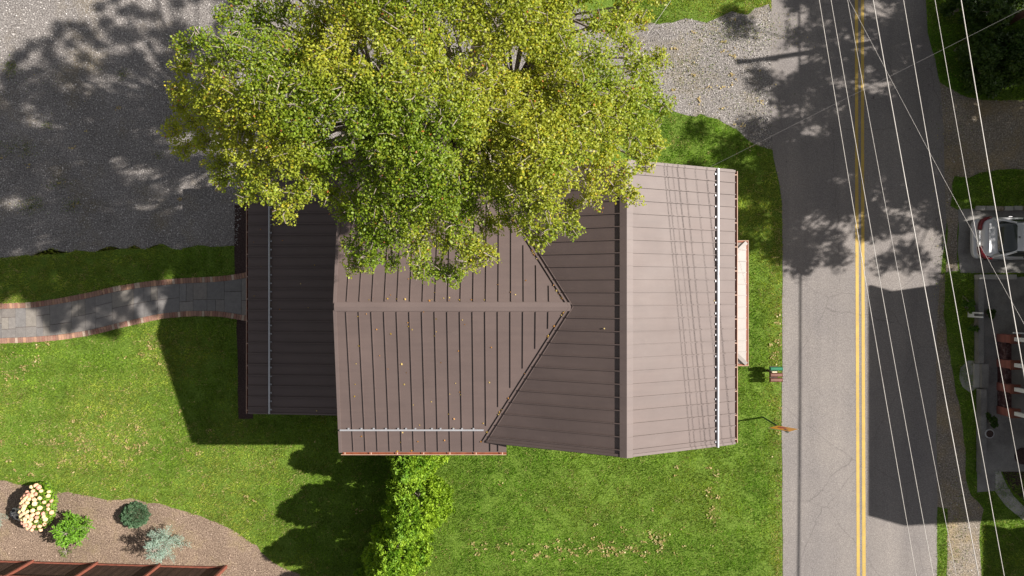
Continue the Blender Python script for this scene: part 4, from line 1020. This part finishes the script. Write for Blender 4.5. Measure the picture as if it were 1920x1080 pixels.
# marker post with a slotted face
bx, by = G(1815.5, 589.5); wp = empty('marker_post', (bx, by, 0), 'short white two-legged post among the grass and weeds', 'post')
for sy in (-1, 1): MB().box(bx-.03, bx+.03, by+sy*.085-.03, by+sy*.085+.03, 0, .92).build('leg', M['white'], wp, bevel=.006)
MB().box(bx-.04, bx-.028, by-.115, by+.115, .02, .42).build('panel', M['white'], wp); MB().box(bx-.035, bx+.035, by-.12, by+.12, -.0, .05).build('foot', M['white'], wp)
# white board on brackets by the shrubs
p = P(1869, 29, 1.1); wb = empty('white_board', (p.x, p.y, 0), 'white board on a small bracket among the dark shrubs', 'board')
mb = MB(); mb.beam(p+Vector((-.45, .07, 0)), p+Vector((.45, -.07, 0)), .14, .03); mb.build('board', M['white'], wb, bevel=.005)
for s_ in (-1, 1): MB().tube([(p.x+s_*.18, p.y-.02*s_, 0), (p.x+s_*.18, p.y-.02*s_, 1.1)], .02, 6).build('leg', M['galv'], wb)
# brick porch of the house across the road
ph = empty('neighbour_house', (27.5, -4, 0), 'house across the road, brick porch piers with white posts at the right edge', 'house')
brk = newmat('brick'); mB, nB, bB = brk; tc = N(nB, 'ShaderNodeTexCoord'); bt = N(nB, 'ShaderNodeTexBrick'); bt.inputs['Scale'].default_value = 4.2
mpp = N(nB, 'ShaderNodeMapping'); mpp.inputs['Rotation'].default_value = (PI/2, 0, PI/2); nB.links.new(tc.outputs['Object'], mpp.inputs[0]); nB.links.new(mpp.outputs[0], bt.inputs[0])
bt.inputs['Color1'].default_value = (.30, .10, .075, 1); bt.inputs['Color2'].default_value = (.22, .075, .06, 1); bt.inputs['Mortar'].default_value = (.2, .15, .13, 1); nB.links.new(bt.outputs[0], bB.inputs['Base Color']); bB.inputs['Roughness'].default_value = .9
stonem = ground_mat('stone veneer', (.03, .012, .014), (.075, .035, .035), (.2, .15, .15), fine=5, coarse=1.5, bmp=1, bd=.05)
xpier = G(1868, 0)[0]; pys = [633, 680, 724, 768]
for k, py in enumerate(pys):
    y = G(0, py)[1]; MB().box(xpier, xpier+.36, y-.17, y+.17, 0, .86).build('brick_pier', mB, ph, bevel=.006)
    MB().box(xpier-.03, xpier+.39, y-.2, y+.2, .862, .93).build('pier_cap', M['redbrown'], ph, bevel=.006)
    MB().box(xpier+.09, xpier+.25, y-.08, y+.08, .932, 3.0).build('post', M['white'], ph, bevel=.006)
MB().box(xpier+.04, xpier+.3, G(0, 768)[1]+.175, G(0, 724)[1]-.175, 0, .5).build('porch_wall', stonem, ph)
MB().box(xpier+.04, xpier+.3, G(0, 724)[1]+.175, G(0, 680)[1]-.175, 0, .5).build('porch_wall', stonem, ph)
MB().box(xpier+.04, xpier+.3, G(0, 680)[1]+.175, G(0, 633)[1]-.175, 0, .5).build('porch_wall', stonem, ph)
MB().box(xpier+.303, 24.3, G(0, 772)[1], G(0, 628)[1], 0, .42).build('porch_floor', M['concrete'], ph)
MB().beam((xpier+.02, G(0, 633)[1]+.28, .95), (24.3, G(0, 633)[1]+.05, .95), .06, .05).build('handrail', M['white'], ph)
pr_ = MB(); pr_.prism([(20.95, G(0, 628)[1]+.2, 3.05), (20.95, G(0, 772)[1]-.25, 3.05), (24.2, G(0, 772)[1]-.25, 3.9), (24.2, G(0, 628)[1]+.2, 3.9)], .1); pr_.build('porch_roof', M['roof'], ph)
hN, hS, hW_, hE_, hz = 1.27, -8.78, 23.55, 33.0, 6.5
v = []; xm = (hW_+hE_)/2
mb = MB()
for y in (hS+.35, hN-.35): v += [(hW_+.35, y, 0), (hE_-.35, y, 0), (hE_-.35, y, hz-.05), (xm, y, hz+2.3), (hW_+.35, y, hz-.05)]
mb.add(v, [(0, 1, 2, 3, 4), (9, 8, 7, 6, 5), (0, 5, 6, 1), (1, 6, 7, 2), (2, 7, 8, 3), (3, 8, 9, 4), (4, 9, 5, 0)]); mb.build('wall', M['wall'], ph)
for sx, xa in ((1, hW_), (-1, hE_)):
    mb = MB(); mb.prism([(xa, hS, hz), (xa, hN, hz), (xm, hN, hz+2.55), (xm, hS, hz+2.55)], .12); mb.build('roof', M['roof'], ph)
for y in (-7, -5.2, -3.4, -1.4):
    wn = MB().box(hW_+.30, hW_+.36, y-.5, y+.5, 4.2, 5.7).build('window', M['trim'], ph); MB().box(hW_+.285, hW_+.3, y-.42, y+.42, 4.28, 5.62).build('pane', M['glass'], wn)
# second neighbour further down, whose shadow falls on the lower right lawn
n2 = empty('neighbour_house', (31, -15.5, 0), 'house across the road, south of the brick porch, outside the picture', 'house')
MB().box(27.0, 36, -22, -9.75, 0, 4.9).build('wall', M['wall'], n2)
for sx, xa in ((1, 26.7), (-1, 36.3)):
    mb = MB(); mb.prism([(xa, -22.3, 5.0), (xa, -9.45, 5.0), (31.5, -9.45, 7.2), (31.5, -22.3, 7.2)], .12); mb.build('roof', M['roof'], n2)
# dark shrubs at the upper right, and others in the yard
def bush(base, clumps, nl, label, seed, cols=((.025, .06, .008), (.07, .12, .015)), group='dark shrubs by the road', ls=.11):
    make_tree('shrub', base, np.array(clumps), nl, ls, cols, label, 'shrub', group, seed=seed, twig=False, r0=.06, cscale=1.2, autumn=0, trunk_frac=.5, flat=.7)
def bushat(px, py, R, h, nl, label, seed, **k):
    x, y = G(px, py); r = np.random.default_rng(seed); n = max(4, int(7*R*R)); cl_ = []
    for i in range(n):
        a = r.uniform(0, 2*PI); q_ = math.sqrt(r.random())*R*.75; cl_.append((x+math.cos(a)*q_, y+math.sin(a)*q_, h*(.35+.5*r.random())*(1-.4*(q_/R)**2), R*r.uniform(.28, .42)))
    bush((x, y), cl_, nl, label, seed, **k)
bushat(1782, 25, 1.0, 1.5, 7000, 'dark leafy shrub nearest the road at the very top', 101)
bushat(1790, 95, .95, 1.4, 7000, 'dark leafy shrub overhanging the road edge, below the topmost one', 102)
bushat(1830, 60, 1.25, 1.9, 10000, 'dark leafy shrub left of the white board', 103)
bushat(1835, 135, 1.2, 1.7, 10000, 'dark leafy shrub lowest of the group, above the side gravel', 104)
bushat(1893, 120, 1.4, 1.9, 12000, 'large dark shrub below the utility pole', 105)
bushat(1895, -10, 1.4, 1.6, 10000, 'dark shrub behind the white board at the top edge', 106)
bushat(1950, 70, 1.4, 1.9, 9000, 'dark shrub just right of the utility pole', 107)
bushat(1808, 572, .42, .7, 1500, 'small bright weed bush above the short white post', 108, cols=((.05, .12, .012), (.12, .22, .02)), ls=.08, group='weed bushes in the verge')
bushat(1822, 612, .32, .5, 900, 'small weed bush below the short white post', 109, cols=((.05, .12, .012), (.12, .22, .02)), ls=.08, group='weed bushes in the verge')
bushat(1842, 788, .36, .8, 1500, 'dark shrub against the inside of the low yard wall', 110, group='yard shrubs')
bushat(1848, 588, .3, .5, 900, 'low weed bush right of the short white post', 111, group='weed bushes in the verge', ls=.08)
# flower pot in the yard
x_, y_ = G(1845, 810); fp = empty('flower_pot', (x_, y_, 0), 'small dark pot with a pale rim beside the yard wall', 'pot')
mb = MB(); mb.tube([(x_, y_, 0), (x_, y_, .32)], [.13, .19], 14); mb.build('pot', M['black'], fp); mb = MB(); mb.tube([(x_, y_, .323), (x_, y_, .36)], [.2, .2], 14); mb.build('rim', M['galv'], fp)
mb = MB(); mb.tube([(x_, y_, .362), (x_, y_, .37)], [.16, .16], 12); mb.build('soil', M['darkmulch'], fp)
x_, y_ = G(1917, 855); mt = MB().tube([(x_, y_, .013), (x_, y_, .05)], .36, 20).build('round_mat', M['darkmulch'], at=(x_, y_, 0)); tag(mt, 'dark round mat on the concrete yard at the right edge', 'mat')

# ---------------------------------------------------------------- silver sedan, tail towards the road
def loft(secs, closed=True):
    mb = MB(); n_ = len(secs[0]); v = [p for s_ in secs for p in s_]
    f = [(i*n_+k, i*n_+(k+1) % n_, (i+1)*n_+(k+1) % n_, (i+1)*n_+k) for i in range(len(secs)-1) for k in range(n_)]
    if closed: f += [tuple(range(n_-1, -1, -1)), tuple((len(secs)-1)*n_+k for k in range(n_))]
    return mb.add(v, f)
def superring(x, hw, z0, z1, n=28, e=3.2, crown=.0):
    o = []
    for k in range(n):
        t = 2*PI*(k+.5)/n; c, s_ = math.cos(t), math.sin(t)
        y = hw*math.copysign(abs(c)**(2/e), c); z = (z0+z1)/2+(z1-z0)/2*math.copysign(abs(s_)**(2/e), s_)
        if s_ > 0: z += crown*(1-(y/hw)**2)
        o.append((x, y, z))
    return o
def m_paint():
    m, n, b = newmat('silver car paint'); b.inputs['Base Color'].default_value = (.50, .50, .52, 1); b.inputs['Metallic'].default_value = .25; b.inputs['Roughness'].default_value = .35
    b.inputs['Coat Weight'].default_value = .6; b.inputs['Coat Roughness'].default_value = .08
    co = N(n, 'ShaderNodeTexCoord').outputs['Object']; bump(n, b, noise(n, co, 400, 2), .03, .001); return m
cp = m_paint(); tail = plain('red lamp lens', (.13, .006, .01), .15, 0, .2, 20); drk = plain('dark car plastic', (.03, .03, .032), .5); blackline = drk
car = empty('parked_car', (*P(1813, 449, 0).xy, 0), 'silver four-door sedan parked tail to the road on the concrete driveway', 'car')
cx0, cy0 = car.location.x, car.location.y
prof = [(0.0, .66, .42, .62), (.04, .76, .30, .70), (.12, .83, .24, .86), (.28, .875, .2, .98), (.6, .895, .2, 1.03), (1.0, .90, .19, 1.02), (1.6, .905, .19, .98), (2.4, .905, .19, .97), (3.2, .90, .19, .96), (3.7, .89, .2, .94), (4.2, .86, .2, .84), (4.45, .78, .25, .74), (4.56, .62, .36, .6)]
secs = [[(cx0+x, cy0+y, z) for x, y, z in superring(x, hw, z0, z1, e=4.2 if x > .1 else 3, crown=.02)] for x, hw, z0, z1 in prof]
b_ = loft(secs).build('body', cp, car, smooth=True)
sm_ = b_.modifiers.new('sub', 'SUBSURF'); sm_.levels = 2; sm_.render_levels = 2
# bumper shelf
secs = []
for x, hw, z0, z1 in ((-.12, .45, .40, .52), (-.10, .64, .34, .56), (-.03, .79, .3, .60), (.10, .86, .27, .62), (.3, .885, .25, .60)): secs.append([(cx0+x, cy0+y, z) for x, y, z in superring(x, hw, z0, z1, e=4)])
bu = loft(secs).build('bumper', cp, car, smooth=True); sm_ = bu.modifiers.new('sub', 'SUBSURF'); sm_.levels = 2; sm_.render_levels = 2
# cabin: a shaped greenhouse of rings narrowing to the roof
def cab(x0b, x1b, wb, x0t, x1t, wt, zb, zt, m, name, n=9, par=car):
    rings = []
    for i in range(n+1):
        t = i/n; z = zb+(zt-zb)*(1-(1-t)**1.6); a = t**1.15
        xa, xb2, w_ = x0b+(x0t-x0b)*a, x1b+(x1t-x1b)*a, wb+(wt-wb)*a; rg = []
        for k in range(40):
            th = 2*PI*(k+.5)/40; c, s_ = math.cos(th), math.sin(th); e = 5
            rg.append((cx0+(xa+xb2)/2+(xb2-xa)/2*math.copysign(abs(c)**(2/e), c)-.05*(1 if c < 0 else -1)*(s_*s_)*-1, cy0+w_*math.copysign(abs(s_)**(2/e), s_), z))
        rings.append(rg)
    return loft(rings).build(name, m, par, smooth=True)
cab(.56, 3.15, .80, 1.12, 2.35, .60, .97, 1.42, M['glass'], 'windows')
# roof panel, pillars
secs = []
for x, hw, z in ((1.10, .56, 1.395), (1.17, .585, 1.425), (1.45, .60, 1.45), (1.8, .605, 1.455), (2.15, .59, 1.44), (2.40, .56, 1.40)):
    secs.append([(cx0+x, cy0+y, z_) for x, y, z_ in superring(x, hw, z-.05, z, e=3.5, n=20)])
loft(secs).build('roof', cp, car, smooth=True)
for sy in (-1, 1):
    MB().tube([(cx0+.48, cy0+sy*.79, .98), (cx0+.8, cy0+sy*.72, 1.23), (cx0+1.14, cy0+sy*.59, 1.41)], [.055, .05, .045], 8).build('pillar', cp, car, smooth=True)
    MB().tube([(cx0+3.2, cy0+sy*.79, .98), (cx0+2.8, cy0+sy*.70, 1.2), (cx0+2.36, cy0+sy*.58, 1.41)], [.04, .035, .035], 8).build('pillar', cp, car, smooth=True)
    MB().tube([(cx0+1.75, cy0+sy*.83, .98), (cx0+1.72, cy0+sy*.62, 1.42)], [.03, .028], 8).build('pillar', blackline, car)
    secs = []
    for x, o0, zz in ((-.0, .40, .78), (.03, .62, .79), (.10, .76, .80), (.24, .855, .82), (.42, .895, .84)):
        secs.append([(cx0+x+dx, cy0+sy*(o0+dy), zz+dz) for dx, dy, dz in ((-.02, -.04, -.09), (-.03, .02, -.09), (-.03, .025, .06), (.03, .0, .10), (.05, -.06, .09))])
    tl = loft(secs).build('tail_light', tail, car, smooth=True)
    m_ = MB(); secs = [[(cx0+x, cy0+sy*(.93+dy), 1.0+dz) for dy, dz in ((-.06, -.06), (.1, -.05), (.12, .03), (.08, .07), (-.05, .05))] for x in (2.75, 2.87)]; loft(secs).build('mirror', cp, car, smooth=False)
    for xw in (.88, 3.62):
        wl = MB().tube([(cx0+xw, cy0+sy*.70, .32), (cx0+xw, cy0+sy*.905, .32)], .32, 28).build('wheel', M['black'], car, bevel=.02)
        MB().tube([(cx0+xw, cy0+sy*.90, .32), (cx0+xw, cy0+sy*.915, .32)], .2, 20).build('rim', M['galv'], wl)
    for xh in (1.2, 2.1): MB().beam((cx0+xh, cy0+sy*.905, .84), (cx0+xh+.16, cy0+sy*.905, .84), .02, .025).build('door_handle', cp, car)
mb = MB(); mb.box(cx0-.028, cx0-.012, cy0-.16, cy0+.16, .70, .80); mb.build('license_plate', M['white'], car)
MB().beam((cx0-.03, cy0-.3, .84), (cx0-.03, cy0+.3, .84), .03, .03).build('trunk_trim', M['galv'], car)
MB().beam((cx0+.30, cy0-.62, 1.012), (cx0+.30, cy0+.62, 1.012), .10, .022).build('trunk_lip', cp, car, bevel=.008)
mb = MB(); mb.tube([(cx0+1.24, cy0, 1.44), (cx0+1.16, cy0, 1.49)], [.03, .012], 8); mb.build('antenna', drk, car)
for yy in (-.34, .34):
    MB().box(cx0+1.02, cx0+1.14, cy0+yy-.13, cy0+yy+.13, .9, 1.2).build('headrest', plain('grey upholstery', (.12, .12, .12), .9), car, bevel=.04)
